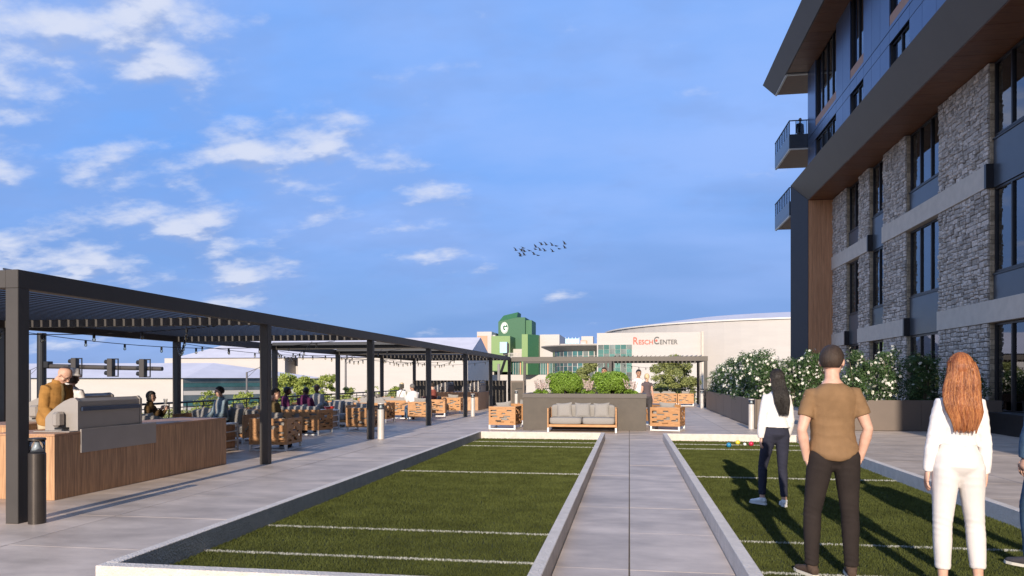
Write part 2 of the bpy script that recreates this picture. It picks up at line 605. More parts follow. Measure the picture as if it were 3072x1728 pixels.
def npmesh(name, verts, faces_n, k, tint=None):
    """fast mesh of n separate k-gons; verts is (n*k,3)"""
    me = bpy.data.meshes.new(name)
    nv = len(verts)
    nf = faces_n
    me.vertices.add(nv)
    me.vertices.foreach_set('co', np.asarray(verts, dtype=np.float32).ravel())
    me.loops.add(nf * k)
    me.loops.foreach_set('vertex_index', np.arange(nf * k, dtype=np.int32))
    me.polygons.add(nf)
    me.polygons.foreach_set('loop_start', np.arange(0, nf * k, k, dtype=np.int32))
    me.polygons.foreach_set('loop_total', np.full(nf, k, dtype=np.int32))
    if tint is not None:
        a = me.attributes.new('tint', 'FLOAT', 'POINT')
        a.data.foreach_set('value', np.repeat(np.asarray(tint, dtype=np.float32), k))
    me.update()
    me.validate()
    return me
# ------------------------------------------------------------------ setting: ground, street, terrace
STREET_Z = -5.0
g = ob('ground', MB().box(-1500, 1500, -600, 2500, STREET_Z - 0.5, STREET_Z), 'ground_pale')
tag(g, kind='structure')
rd = ob('road', MB().box(-900, 900, 52, 66, STREET_Z - 0.2, STREET_Z + 0.006), 'asphalt')
tag(rd, kind='structure')
rd2 = ob('road', MB().box(-24, -14.5, -200, 51.5, STREET_Z - 0.2, STREET_Z + 0.006), 'asphalt')
tag(rd2, kind='structure')
lw = ob('lawn', MB().box(-300, 300, 68, 92, STREET_Z - 0.2, STREET_Z + 0.005), 'grass_far')
tag(lw, kind='structure')
for y in (51.6, 66.2):
    k = ob('kerb', MB().box(-900, 900, y, y + 0.25, STREET_Z - 0.2, STREET_Z + 0.13), 'curb')
    tag(k, kind='structure')

COURTS = [(-3.84, -0.60), (0.82, 4.04)]
CY0, CY1 = 4.81, 18.55
TX0, TX1, TY0, TY1 = -12.1, 10.6, -8.0, 46.0

terrace = ob('terrace', MB().box(TX0, TX1, TY0, TY1, STREET_Z, -0.05), 'concrete_bed')
tag(terrace, kind='structure')
# paving slabs, each its own piece, cut away where the turf lies
PX, PY = 2.815, 1.423
slab_cache = {}


def slab(x0, x1, y0, y1):
    w, h = round(x1 - x0, 3), round(y1 - y0, 3)
    if w < 0.06 or h < 0.06:
        return
    if (w, h) not in slab_cache:
        mb = MB().cbox(-w / 2, w / 2, -h / 2, h / 2, -0.06, 0.0, 0.002)
        slab_cache[(w, h)] = mb.mesh('slab')
        slab_cache[(w, h)].materials.append(MATS['concrete'])
    o = ob('slab', slab_cache[(w, h)], None, terrace, loc=((x0 + x1) / 2, (y0 + y1) / 2, random.uniform(-0.0015, 0.0015)))


def cut_x(x0, x1, y0, y1):
    """split a slab round the two courts"""
    if y1 <= CY0 + 0.02 or y0 >= CY1 - 0.02:
        return [(x0, x1, y0, y1)]
    res = []
    # parts before / after the court rows
    ya, yb = max(y0, CY0), min(y1, CY1)
    if y0 < CY0 - 0.02:
        res.append((x0, x1, y0, CY0))
    if y1 > CY1 + 0.02:
        res.append((x0, x1, CY1, y1))
    segs = [(x0, x1)]
    for a, b in COURTS:
        n2 = []
        for s0, s1 in segs:
            if b <= s0 or a >= s1:
                n2.append((s0, s1))
                continue
            if s0 < a:
                n2.append((s0, a))
            if s1 > b:
                n2.append((b, s1))
        segs = n2
    res += [(s0, s1, ya, yb) for s0, s1 in segs]
    return res


GAP = 0.006
i0, i1 = math.floor(TX0 / PX), math.ceil(TX1 / PX)
ys = [5.94 + PY * j for j in range(-10, 30)]
rest = MB()
for i in range(i0, i1):
    for y in ys:
        x0, x1 = max(i * PX, TX0), min((i + 1) * PX, TX1)
        y0, y1 = max(y, TY0), min(y + PY, TY1)
        if x1 - x0 < 0.05 or y1 - y0 < 0.05:
            continue
        vis = y1 > 3.6 and y0 < 41.0
        for (a, b, c, d) in cut_x(x0, x1, y0, y1):
            if vis:
                slab(a + GAP, b - GAP, c + 0.0012, d - 0.0012)
            else:
                rest.box(a + GAP, b - GAP, c + GAP, d - GAP, -0.06, 0.0)
ro = ob('slab', rest, 'concrete', terrace)
ro['kind'] = 'stuff'

# ------------------------------------------------------------------ bocce courts
TURF_Z = -0.02
LINES = [6.06, 7.19, 11.75, 16.33, 17.45]


def blades(x0, x1, y0, y1, n, h, w, seed, near=True):
    r = np.random.default_rng(seed)
    u = r.random(n)
    if near:                      # a denser pile close to the camera
        y = y0 + (y1 - y0) * u ** 1.7
    else:
        y = y0 + (y1 - y0) * u
    x = x0 + (x1 - x0) * r.random(n)
    sc = np.clip((y / 6.0), 1.0, 2.2) if near else np.clip(y / 7.0, 1.0, 1.8)
    ang = r.random(n) * 2 * math.pi
    hh = h * (0.6 + 0.7 * r.random(n)) * np.clip(sc, 1, 1.25)
    ww = w * sc
    lean = 0.5 * hh
    la = r.random(n) * 2 * math.pi
    v = np.empty((n, 3, 3))
    v[:, 0, 0] = x - np.cos(ang) * ww
    v[:, 0, 1] = y - np.sin(ang) * ww
    v[:, 0, 2] = TURF_Z
    v[:, 1, 0] = x + np.cos(ang) * ww
    v[:, 1, 1] = y + np.sin(ang) * ww
    v[:, 1, 2] = TURF_Z
    v[:, 2, 0] = x + np.cos(la) * lean
    v[:, 2, 1] = y + np.sin(la) * lean
    v[:, 2, 2] = TURF_Z + hh
    return v.reshape(-1, 3), r.random(n)


for ci, (cx0, cx1) in enumerate(COURTS):
    c = thing('bocce_court', ['bocce court with bare green turf and white lines, left of the paved path',
                              'bocce court with players standing on its turf, right of the paved path'][ci], 'bocce court', (cx0, CY0, 0), 0, 'bocce courts')
    xi0, xi1 = cx0 + 0.10, cx1 - 0.10
    yi0, yi1 = CY0 + 0.11, CY1 - 0.11
    ob('turf', MB().box(xi0 - 0.005, xi1 + 0.005, yi0 - 0.005, yi1 + 0.005, -0.06, TURF_Z), 'turf_base', c, world=True)
    ob('curb', MB().cbox(cx0, cx0 + 0.10, CY0 + 0.11, CY1 - 0.11, -0.06, 0.165, 0.005), 'curb', c, world=True)
    ob('curb', MB().cbox(cx1 - 0.10, cx1, CY0 + 0.11, CY1 - 0.11, -0.06, 0.165, 0.005), 'curb', c, world=True)
    ob('curb', MB().cbox(cx0, cx1, CY0, CY0 + 0.11, -0.06, 0.165, 0.005), 'curb', c, world=True)
    ob('curb', MB().cbox(cx0, cx1, CY1 - 0.11, CY1, -0.06, 0.165, 0.005), 'curb', c, world=True)
    v, t = blades(xi0, xi1, yi0, yi1, 320000, 0.019, 0.0028, 11 + ci)
    # leave the painted lines free
    yc = v.reshape(-1, 3, 3)[:, 0, 1]
    keep = np.ones(len(yc), bool)
    for ly in LINES:
        keep &= np.abs(yc - ly) > 0.010
    v = v.reshape(-1, 3, 3)[keep].reshape(-1, 3)
    me = npmesh('grass', v, int(keep.sum()), 3, t[keep])
    me.materials.append(MATS['turf'])
    ob('grass', me, None, c, loc=(-cx0, -CY0, 0), kind='stuff')
    for ly in LINES:
        v, t = blades(xi0, xi1, ly - 0.011, ly + 0.011, 2800, 0.019, 0.0045, int(ly * 100) + ci, False)
        me = npmesh('line', v, len(t), 3)
        me.materials.append(MATS['line_white'])
        l = ob('line', me, None, c, loc=(-cx0, -CY0, 0))

# ------------------------------------------------------------------ pergola along the left of the terrace
PFX, PBX = -6.40, -11.70            # front and back post rows
PYS = [6.87 + 5.385 * k for k in range(7)]
ZB, ZT = 2.475, 2.67
HP = 0.075
perg = thing('pergola', 'long dark metal pergola with louvred roof over the lounge seating on the left', 'pergola', (PFX, PYS[0], 0))
for y in PYS:
    for x in (PFX, PBX):
        ob('post', MB().cbox(x - HP, x + HP, y - HP, y + HP, 0, ZB, 0.005), 'dark_metal', perg, world=True)
for x in (PFX, PBX):
    ob('beam', MB().cbox(x - HP, x + HP, PYS[0] - HP, PYS[-1] + HP, ZB, ZT, 0.005), 'dark_metal', perg, world=True)
for y in PYS:
    ob('cross_beam', MB().cbox(PBX + HP + 0.002, PFX - HP - 0.002, y - HP + 0.004, y + HP - 0.004, ZB + 0.004, ZT - 0.004, 0.004), 'dark_metal', perg, world=True)
# louvre slats run lengthwise; bays 3 and 4 are drawn open, their slats stacked at the far beam
SL = 5.385 - 2 * HP - 0.02
cs, sn = math.cos(R(38)), math.sin(R(38))
slat_mb = MB().cbox(-0.09, 0.09, 0, SL, -0.009, 0.009, 0.003)
slat_mb.v = [(p[0] * cs + p[2] * sn, p[1], -p[0] * sn + p[2] * cs) for p in slat_mb.v]
slat_me = slat_mb.mesh('slat')
slat_me.materials.append(MATS['slat_metal'])
NS = 27
for b in (0, 1, 4, 5):
    for k in range(NS):
        x = PBX + HP + 0.115 + k * (PFX - PBX - 2 * HP - 0.23) / (NS - 1)
        ob('slat', slat_me, None, perg, loc=(x - PFX, PYS[b] + HP + 0.01 - PYS[0], 2.655))
for b in (2, 3):                     # stacked slats
    for k in range(6):
        ob('slat', MB().cbox(PBX + HP + 0.02, PFX - HP - 0.02, PYS[b + 1] - 0.12 - 0.05 * k, PYS[b + 1] - 0.12 - 0.05 * k + 0.018, 2.60, 2.70, 0.003), 'slat_metal', perg, world=True)

# ------------------------------------------------------------------ far pergola across the end of the terrace
fp = thing('pergola', 'dark pergola spanning the far end of the terrace with slat ends above its beam', 'pergola', (-6.3, 38.9, 0))
FY0, FY1 = 39.35, 44.4
for x, y in ((-1.0, FY0), (3.92, FY0), (-6.3, FY1), (-1.0, FY1), (4.0, FY1), (-1.22, FY0)):
    ob('post', MB().cbox(x - 0.08, x + 0.08, y - 0.08, y + 0.08, 0, 2.42, 0.005), 'dark_metal', fp, world=True)
ob('beam', MB().cbox(-6.3, 4.02, FY0 - 0.08, FY0 + 0.08, 2.42, 2.665, 0.005), 'fascia', fp, world=True)
ob('beam', MB().cbox(-6.38, 4.08, FY1 - 0.08, FY1 + 0.08, 2.42, 2.66, 0.005), 'dark_metal', fp, world=True)
for x in (-1.05, 3.93):
    ob('beam', MB().cbox(x - 0.08, x + 0.08, FY0 + 0.083, FY1 - 0.083, 2.42, 2.66, 0.005), 'dark_metal', fp, world=True)
fs_mb = MB().cbox(-0.10, 0.10, 0, FY1 - FY0 + 0.10, -0.009, 0.009, 0.003)
fs_mb.v = [(p[0] * cs - p[2] * sn, p[1], p[0] * sn + p[2] * cs) for p in fs_mb.v]
fs_me = fs_mb.mesh('slat')
fs_me.materials.append(MATS['slat_metal'])
for k in range(20):
    x = -0.8 + k * 0.235
    ob('slat', fs_me, None, fp, loc=(x + 6.3, FY0 - 38.9 - 0.05, 2.665))

# ------------------------------------------------------------------ the stone-clad building on the right
XF = 10.5
bld = thing('building', 'dark stone clad building with blue metal upper storeys and deep wood soffits', 'building', (XF, 21, 0))
cols = {'A': (38.07, 40.5), 'B': (34.60, 36.11), 'C': (30.22, 32.78), 'D': (23.66, 27.2), 'E': (14.0, 17.6)}
wins = {'w1': (36.11, 38.07, 1), 'w2': (32.78, 34.60, 1), 'w3': (27.2, 30.22, 2), 'w4': (17.6, 23.66, 5)}
# core wall behind everything, set back
ob('wall', MB().box(XF + 0.9, XF + 14, -3.0, 43.8, 0, 19.0), 'interior', bld, world=True)
# unseen tall block added behind the viewer; keeps the evening sun off this facade
ob('shade_block', MB().box(7.50, XF + 14, -16, -3.02, 0, 34.0), 'stucco', bld, world=True)
BAND = {'hi': (7.14, 7.82), 'lo': (3.15, 3.80)}
bands = [('hi', 34.62, 40.5), ('hi', 23.72, 32.78), ('lo', 38.12, 40.5), ('lo', 30.28, 36.11), ('lo', 13.0, 27.2)]
for b, y0, y1 in bands:
    z0, z1 = BAND[b]
    ob('band', MB().cbox(XF - 0.10, XF + 0.3, y0, y1, z0, z1, 0.006), 'stucco', bld, world=True)
    ob('band_end', MB().cbox(XF - 0.13, XF + 0.078, y0 - 0.13, y0 - 0.002, z0 - 0.02, z1 + 0.02, 0.004), 'window_frame', bld, world=True)
wallpart = {}
for c, (y0, y1) in cols.items():
    wallpart[c] = ob('stone_pier', MB().box(XF, XF + 0.9, y0, y1, 0, 10.83), 'mortar', bld, world=True)


def split(y0, y1, z0, z1, out, r):
    w, h = y1 - y0, z1 - z0
    if w <= 0.48 and h <= 0.20 and (w < 0.30 or r.random() < 0.55):
        out.append((y0, y1, z0, z1))
        return
    if h > 0.20 and (h > w * 0.62 or h > 0.5 and w < 1.2):
        t = r.uniform(0.34, 0.66)
        if h < 0.36:
            t = r.uniform(0.4, 0.6)
        m = z0 + h * t
        split(y0, y1, z0, m, out, r)
        split(y0, y1, m, z1, out, r)
    else:
        if w < 0.24:
            out.append((y0, y1, z0, z1))
            return
        m = y0 + w * r.uniform(0.32, 0.68)
        split(y0, m, z0, z1, out, r)
        split(m, y1, z0, z1, out, r)


def stone_unit(r):
    """unit stone: y,z in [-.5,.5], face towards -x with a rough, uneven front (x from 0 to -1)"""
    vs, fs = [], []
    n = 4
    for i in range(n):
        for j in range(n):
            e = i in (0, n - 1) or j in (0, n - 1)
            y = -0.5 + i / (n - 1)
            z = -0.5 + j / (n - 1)
            if e:
                y *= 0.97 - 0.05 * r.random()
                z *= 0.95 - 0.08 * r.random()
                x = -0.55 - 0.3 * r.random()
            else:
                y += r.uniform(-.08, .08)
                z += r.uniform(-.08, .08)
                x = -0.75 - 0.5 * r.random()
            vs.append((x, y, z))
    for i in range(n - 1):
        for j in range(n - 1):
            fs.append((i * n + j, i * n + j + 1, (i + 1) * n + j + 1, (i + 1) * n + j))
    ring = [i * n for i in range(n)] + [(n - 1) * n + j for j in range(1, n)] + [i * n + n - 1 for i in range(n - 2, -1, -1)] + [j for j in range(n - 2, 0, -1)]
    o = len(vs)
    for k in ring:
        vs.append((0.0, vs[k][1], vs[k][2]))
    m = len(ring)
    for a in range(m):
        b = (a + 1) % m
        fs.append((ring[a], ring[b], o + b, o + a))
    return vs, fs


sr = random.Random(3)
units = [stone_unit(sr) for _ in range(10)]
unit_me = []
for vs, fs in units:
    me = bpy.data.meshes.new('stone')
    me.from_pydata(vs, [], fs)
    me.materials.append(MATS['stone'])
    me.update()
    unit_me.append(me)
stones = []
for c, (y0, y1) in cols.items():
    if c == 'E':
        continue
    zs = [0.0]
    for b, a0, a1 in bands:
        if a0 < (y0 + y1) / 2 < a1:
            zs += list(BAND[b])
    zs = sorted(zs + [10.83])
    for k in range(0, len(zs), 2):
        lst = []
        split(y0, y1, zs[k], zs[k + 1], lst, sr)
        stones += [(c, *s) for s in lst]
stones.sort(key=lambda s: (0 if s[0] == 'D' and s[3] > 1.2 else 1, -(s[2] - s[1]) * (s[4] - s[3]) / s[1] ** 2))
sm_v, sm_f, sm_t = [], [], []
for k, (c, y0, y1, z0, z1) in enumerate(stones):
    u = sr.randrange(10)
    dep = sr.uniform(0.035, 0.095)
    sc_ = (dep, y1 - y0 - 0.010, z1 - z0 - 0.010)
    if k < 300:
        p = wallpart[c]
        o = ob('stone', unit_me[u], None, p, loc=(XF - bld.location.x, (y0 + y1) / 2 - bld.location.y, (z0 + z1) / 2))
        o.scale = sc_
    else:
        off = len(sm_v)
        tv = sr.random()
        for v in units[u][0]:
            sm_v.append((XF + v[0] * dep, (y0 + y1) / 2 + v[1] * sc_[1], (z0 + z1) / 2 + v[2] * sc_[2]))
            sm_t.append(tv)
        sm_f += [tuple(i + off for i in f) for f in units[u][1]]
me = bpy.data.meshes.new('stone')
me.from_pydata([(p[0] - XF, p[1] - 21, p[2]) for p in sm_v], [], sm_f)
a = me.attributes.new('tint', 'FLOAT', 'POINT')
a.data.foreach_set('value', sm_t)
me.materials.append(MATS['stone_far'])
ob('stone', me, None, bld, kind='stuff')
# tan stones returning into the window reveals (far jambs face the viewer)
jv, jf, jt = [], [], []
for w, (y0, y1, nm) in wins.items():
    z = 0.0
    while z < 10.8:
        h = sr.uniform(0.11, 0.2)
        off = len(jv)
        mb = MB().box(XF + 0.004, XF + sr.uniform(0.155, 0.17), y1 - sr.uniform(0.015, 0.05), y1 - 0.002, z + 0.006, min(z + h, 10.8) - 0.006)
        jv += mb.v
        jf += [tuple(i + off for i in f) for f in mb.f]
        jt += [sr.random()] * len(mb.v)
        z += h
me = bpy.data.meshes.new('reveal_stone')
me.from_pydata([(p[0] - XF, p[1] - 21, p[2]) for p in jv], [], jf)
a = me.attributes.new('tint', 'FLOAT', 'POINT')
a.data.foreach_set('value', jt)
me.materials.append(MATS['stone_tan'])
ob('reveal_stone', me, None, bld, kind='stuff')


def window(x, y0, y1, z0, z1, nm, parent, blinds=False, fr=0.06):
    """frame with mullions, one pane per light, a room behind"""
    f = MB()
    xg = x + 0.17
    f.box(xg - 0.06, xg + 0.04, y0, y0 + fr, z0, z1).box(xg - 0.06, xg + 0.04, y1 - fr, y1, z0, z1)
    f.box(xg - 0.06, xg + 0.04, y0 + fr, y1 - fr, z0, z0 + fr).box(xg - 0.06, xg + 0.04, y0 + fr, y1 - fr, z1 - fr, z1)
    for k in range(nm):
        ym = y0 + (y1 - y0) * (k + 1) / (nm + 1)
        f.box(xg - 0.07, xg + 0.04, ym - fr * 0.55, ym + fr * 0.55, z0 + fr, z1 - fr)
    w = ob('window', f, 'window_frame', parent, world=True)
    for k in range(nm + 1):
        ya = y0 + (y1 - y0) * k / (nm + 1) + 0.03
        yb = y0 + (y1 - y0) * (k + 1) / (nm + 1) - 0.03
        ob('pane', MB().box(xg - 0.012, xg - 0.004, ya, yb, z0 + 0.03, z1 - 0.03), 'pane', w, world=True)
    if blinds:
        b = MB()
        zz = z0 + 0.9
        while zz < z1 - 0.12:
            b.box(xg + 0.10, xg + 0.13, y0 + 0.05, y1 - 0.05, zz, zz + 0.035)
            zz += 0.055
        b.box(xg + 0.14, xg + 0.16, y0 + 0.05, y1 - 0.05, z0 + 0.06, z0 + 0.86)
        ob('blind', b, 'blind', w, world=True)
    return w


for wn, (y0, y1, nm) in wins.items():
    odd = wn in ('w1', 'w3')
    sp = [(7.84, 8.55), (3.15, 4.55)] if odd else [(7.13, 8.52), (3.82, 4.55)]
    gl = [(8.57, 10.80), (4.57, 7.11), (0.5, 3.13)]
    for z0, z1 in sp:
        ob('spandrel', MB().cbox(XF + 0.08, XF + 0.17, y0 + 0.01, y1 - 0.055, z0, z1, 0.004), 'spandrel', bld, world=True)
        ob('sill', MB().cbox(XF + 0.05, XF + 0.19, y0 + 0.005, y1 - 0.055, z1 + 0.001, z1 + 0.05, 0.004), 'window_frame', bld, world=True)
    for z0, z1 in gl:
        window(XF, y0 + 0.004, y1 - 0.055, z0 + 0.05, z1, nm, bld, blinds=(z0 < 1))
    ob('plinth', MB().box(XF - 0.05, XF + 0.3, y0 + 0.01, y1 - 0.055, 0, 0.5), 'window_frame', bld, world=True)
ob('planter_ledge', MB().cbox(XF - 0.62, XF - 0.06, 14, 22.3, 0, 0.58, 0.01), 'black_metal', bld, world=True)

# canopy frame: wood-lined soffit, outward-leaning fascia, fin at the far end
CB, CT = (9.25, 10.87), (8.63, 11.95)


def fascia(name, m, b, t, y_near, yb, yt, back, parent, zt_back):
    """leaning fascia band: bottom edge b=(x,z), top edge t=(x,z); the far end is mitred from yb to yt"""
    mb = MB()
    vs = [(b[0], y_near, b[1]), (b[0], yb, b[1]), (t[0], yt, t[1]), (t[0], y_near, t[1]),
          (back, y_near, b[1] + 0.02), (back, yb, b[1] + 0.02), (back, yt, zt_back), (back, y_near, zt_back)]
    mb.add(vs, [(0, 3, 2, 1), (3, 7, 6, 2), (0, 1, 5, 4), (1, 2, 6, 5), (4, 5, 6, 7), (0, 4, 7, 3)])
    return ob(name, mb, m, parent, world=True)


fascia('canopy', 'fascia', CB, CT, -2.5, 40.55, 41.75, XF + 0.85, bld, 11.95)
# soffit boards
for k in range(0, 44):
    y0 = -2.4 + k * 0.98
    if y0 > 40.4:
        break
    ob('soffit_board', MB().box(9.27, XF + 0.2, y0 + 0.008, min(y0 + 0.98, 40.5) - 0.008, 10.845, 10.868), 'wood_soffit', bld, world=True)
fin = MB()
fin.add([(9.25, 40.56, 0), (8.63, 41.75, 0), (XF + 0.9, 41.75, 0), (XF + 0.9, 40.56, 0), (9.25, 40.56, 10.865), (8.63, 41.75, 11.94), (XF + 0.9, 41.75, 11.94), (XF + 0.9, 40.56, 10.865)],
        [(0, 3, 2, 1), (0, 1, 5, 4), (1, 2, 6, 5), (2, 3, 7, 6), (3, 0, 4, 7), (4, 5, 6, 7)])
ob('fin', fin, 'fin_metal', bld, world=True)
for k in range(6):
    ob('fin_board', MB().box(9.28 + k * 0.205, 9.28 + (k + 1) * 0.205 - 0.006, 40.515, 40.552, 0, 10.835), 'wood_fin', bld, world=True)

# upper storeys
XU = 10.0
ob('upper_wall', MB().box(XU + 0.35, XF + 14, -3.0, 43.9, 11.96, 26), 'window_frame', bld, world=True)
UW = [(38.1, 42.15, 3), (33.83, 35.78, 1), (28.54, 30.61, 1), (21.5, 25.0, 2)]
edges = [-3.0]
for y0, y1, _ in UW[::-1]:
    edges += [y0, y1]
edges.append(43.88)
zrows = [(11.96, 14.52), (14.53, 15.03), (15.05, 18.95)]


def panel(y0, y1, z0, z1, m='blue_panel'):
    if y1 - y0 < 0.1 or z1 - z0 < 0.05:
        return
    ob('panel', MB().cbox(XU, XU + 0.06, y0 + 0.008, y1 - 0.008, z0 + 0.006, z1 - 0.006, 0.004), m, bld, world=True)


for k in range(0, len(edges), 2):
    a, b = edges[k], edges[k + 1]
    if b < 18:
        continue
    a = max(a, 16)
    n = max(1, round((b - a) / 1.25))
    for q in range(n):
        ya, yb = a + (b - a) * q / n, a + (b - a) * (q + 1) / n
        for z0, z1 in zrows:
            panel(ya, yb, z0, z1)
for y0, y1, nm in UW:
    n = max(1, round((y1 - y0) / 1.3))
    for q in range(n):
        panel(y0 + (y1 - y0) * q / n, y0 + (y1 - y0) * (q + 1) / n, 14.53, 15.03)
    panel(y0, y1, 15.05, 15.22)
    ob('wood_infill', MB().cbox(XU + 0.01, XU + 0.07, y0 + 0.01, y1 - 0.01, 15.22, 15.62, 0.004), 'wood_panel', bld, world=True)
    window(XU, y0, y1, 15.64, 18.9, nm, bld)
    window(XU, y0, y1, 12.0, 14.5, nm, bld)
    for yy in (y0, y1):
        ob('reveal', MB().box(XU + 0.062, XU + 0.34, yy - 0.02, yy + 0.02, 11.97, 14.52), 'bronze', bld, world=True)
        ob('reveal', MB().box(XU + 0.075, XU + 0.34, yy - 0.02, yy + 0.02, 15.64, 18.94), 'bronze', bld, world=True)
ob('end_wall', MB().box(XU + 0.065, XF + 14, 43.9, 44.0, 11.96, 18.95), 'blue_panel', bld, world=True)
# roof overhang
roof = fascia('roof', 'fascia', (8.8, 18.87), (8.2, 19.75), -2.5, 47.1, 47.7, XF + 14, bld, 19.8)
for k in range(0, 50):
    y0 = -2.4 + k * 0.98
    if y0 > 43.5:
        break
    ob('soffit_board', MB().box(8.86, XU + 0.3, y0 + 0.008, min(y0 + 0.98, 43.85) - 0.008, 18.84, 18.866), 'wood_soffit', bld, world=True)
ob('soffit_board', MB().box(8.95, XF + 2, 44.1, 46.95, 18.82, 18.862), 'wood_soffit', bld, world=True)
ob('trim', MB().box(8.86, XF + 2, 43.9, 44.06, 18.80, 18.864), 'trim_white', bld, world=True)
ob('trim', MB().box(8.82, 8.93, 44.07, 47.06, 18.80, 18.864), 'trim_white', bld, world=True)


def balcony(z, label):
    b = ob('balcony', MB().cbox(9.0, XF + 1.5, 43.92, 48.1, z + 0.06, z + 0.20, 0.01), 'spandrel', bld, world=True, label=label)
    ob('parapet', MB().cbox(9.0, 9.06, 43.92, 48.1, z + 0.202, z + 0.86, 0.006), 'spandrel', b, world=True)
    ob('parapet', MB().cbox(9.062, XF + 1.5, 43.92, 43.98, z + 0.202, z + 0.86, 0.006), 'spandrel', b, world=True)
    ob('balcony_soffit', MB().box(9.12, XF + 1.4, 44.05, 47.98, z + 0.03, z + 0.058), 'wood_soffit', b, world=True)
    ob('trim', MB().box(9.01, 9.11, 43.93, 48.09, z - 0.01, z + 0.058), 'trim_white', b, world=True)
    ob('trim', MB().box(9.112, XF + 1.4, 43.93, 44.04, z - 0.01, z + 0.058), 'trim_white', b, world=True)
    zt = z + 1.66
    ob('handrail', MB().box(8.99, 9.05, 43.9, 48.1, zt - 0.05, zt), 'black_metal', b, world=True)
    ob('handrail', MB().box(9.052, XU + 0.6, 43.9, 43.96, zt - 0.05, zt), 'black_metal', b, world=True)
    for k in range(7):
        y = 43.93 + k * 0.68
        ob('baluster', MB().box(9.0, 9.04, y, y + 0.035, z + 0.861, zt - 0.051), 'black_metal', b, world=True)
        if k < 6:
            ob('pane', MB().box(9.015, 9.025, y + 0.04, y + 0.67, z + 0.87, zt - 0.055), 'pane_clear', b, world=True)
    for x in (9.35, 9.95):
        ob('baluster', MB().box(x, x + 0.03, 43.92, 43.95, z + 0.861, zt - 0.051), 'black_metal', b, world=True)
    ob('pane', MB().box(9.39, 9.94, 43.93, 43.94, z + 0.87, zt - 0.055), 'pane_clear', b, world=True)
    return b


balcony(14.56, 'upper balcony with glass railing and wood underside')
balcony(10.75, 'lower balcony with glass railing beside the dark fin')

# ------------------------------------------------------------------ background buildings
def bgthing(label, loc, name='building', cat='building'):
    return thing(name, label, cat, loc)


# low white building with hipped roof, dark banded glass at its right end
b1 = bgthing('low white hipped roof building with banded glass end behind the traffic lights', (-60, 75, STREET_Z))
ob('wall', MB().box(-120, -49.0, 75, 100, STREET_Z, 1.53), 'white_wall', b1, world=True)
rf = MB()
rf.add([(-120.5, 74.5, 1.54), (-48.5, 74.5, 1.54), (-39.0, 90, 1.54), (-120.5, 105, 1.54), (-120.5, 82, 3.35), (-49.5, 82, 3.35), (-41, 104, 1.54)],
       [(0, 1, 5, 4), (1, 2, 5), (5, 2, 6, 3, 4), (0, 3, 6, 2, 1)])
ob('roof', rf, 'roof_pale', b1, world=True)
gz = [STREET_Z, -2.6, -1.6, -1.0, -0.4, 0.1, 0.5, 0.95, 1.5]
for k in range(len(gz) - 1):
    m = ['grey_glass', 'white_wall', 'teal_glass', 'grey_glass', 'white_wall', 'grey_glass', 'teal_glass', 'grey_glass'][k]  # pale and tinted bands put the reflections in the glass into its colour
    ob('glass_band' if 'glass' in m else 'reflection_band', MB().add([(-48.98, 75.05, gz[k] + .01), (-39.5, 90, gz[k] + .01), (-39.5, 91, gz[k] + .01), (-48.98, 80, gz[k] + .01), (-48.98, 75.05, gz[k + 1] - .01), (-39.5, 90, gz[k + 1] - .01), (-39.5, 91, gz[k + 1] - .01), (-48.98, 80, gz[k + 1] - .01)],
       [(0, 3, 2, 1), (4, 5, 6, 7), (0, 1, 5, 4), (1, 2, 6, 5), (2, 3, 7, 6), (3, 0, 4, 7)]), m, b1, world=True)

# long white hall with pitched roof
b2 = bgthing('long white windowless hall with pale pitched roof behind the pergola', (-50, 120, STREET_Z))
ob('wall', MB().box(-82, -59.1, 120, 140, STREET_Z, 5.05), 'white_wall', b2, world=True)
ob('wall', MB().box(-59.0, -56.8, 124, 140, STREET_Z, 5.03), 'white_wall', b2, world=True)
ob('wall', MB().box(-56.7, -26.6, 120, 140, STREET_Z, 5.05), 'white_wall', b2, world=True)
rf = MB()
rf.add([(-80, 119.6, 5.07), (-26.45, 119.6, 5.07), (-26.45, 140.4, 5.07), (-80, 140.4, 5.07), (-71.5, 130, 8.95), (-26.45, 130, 8.85)],
       [(0, 1, 5, 4), (1, 2, 5), (2, 3, 4, 5), (3, 0, 4), (0, 3, 2, 1)])
ob('roof', rf, 'roof_pale', b2, world=True)
ob('roof_vent', MB().add([(-47, 121.5, 5.9), (-40, 121.5, 5.9), (-40, 127, 7.7), (-47, 127, 7.7), (-43.5, 121.2, 6.8), (-43.5, 127, 8.1)], [(0, 1, 4), (1, 2, 5, 4), (3, 0, 4, 5), (0, 3, 2, 1), (2, 3, 5)]), 'roof_pale', b2, world=True)

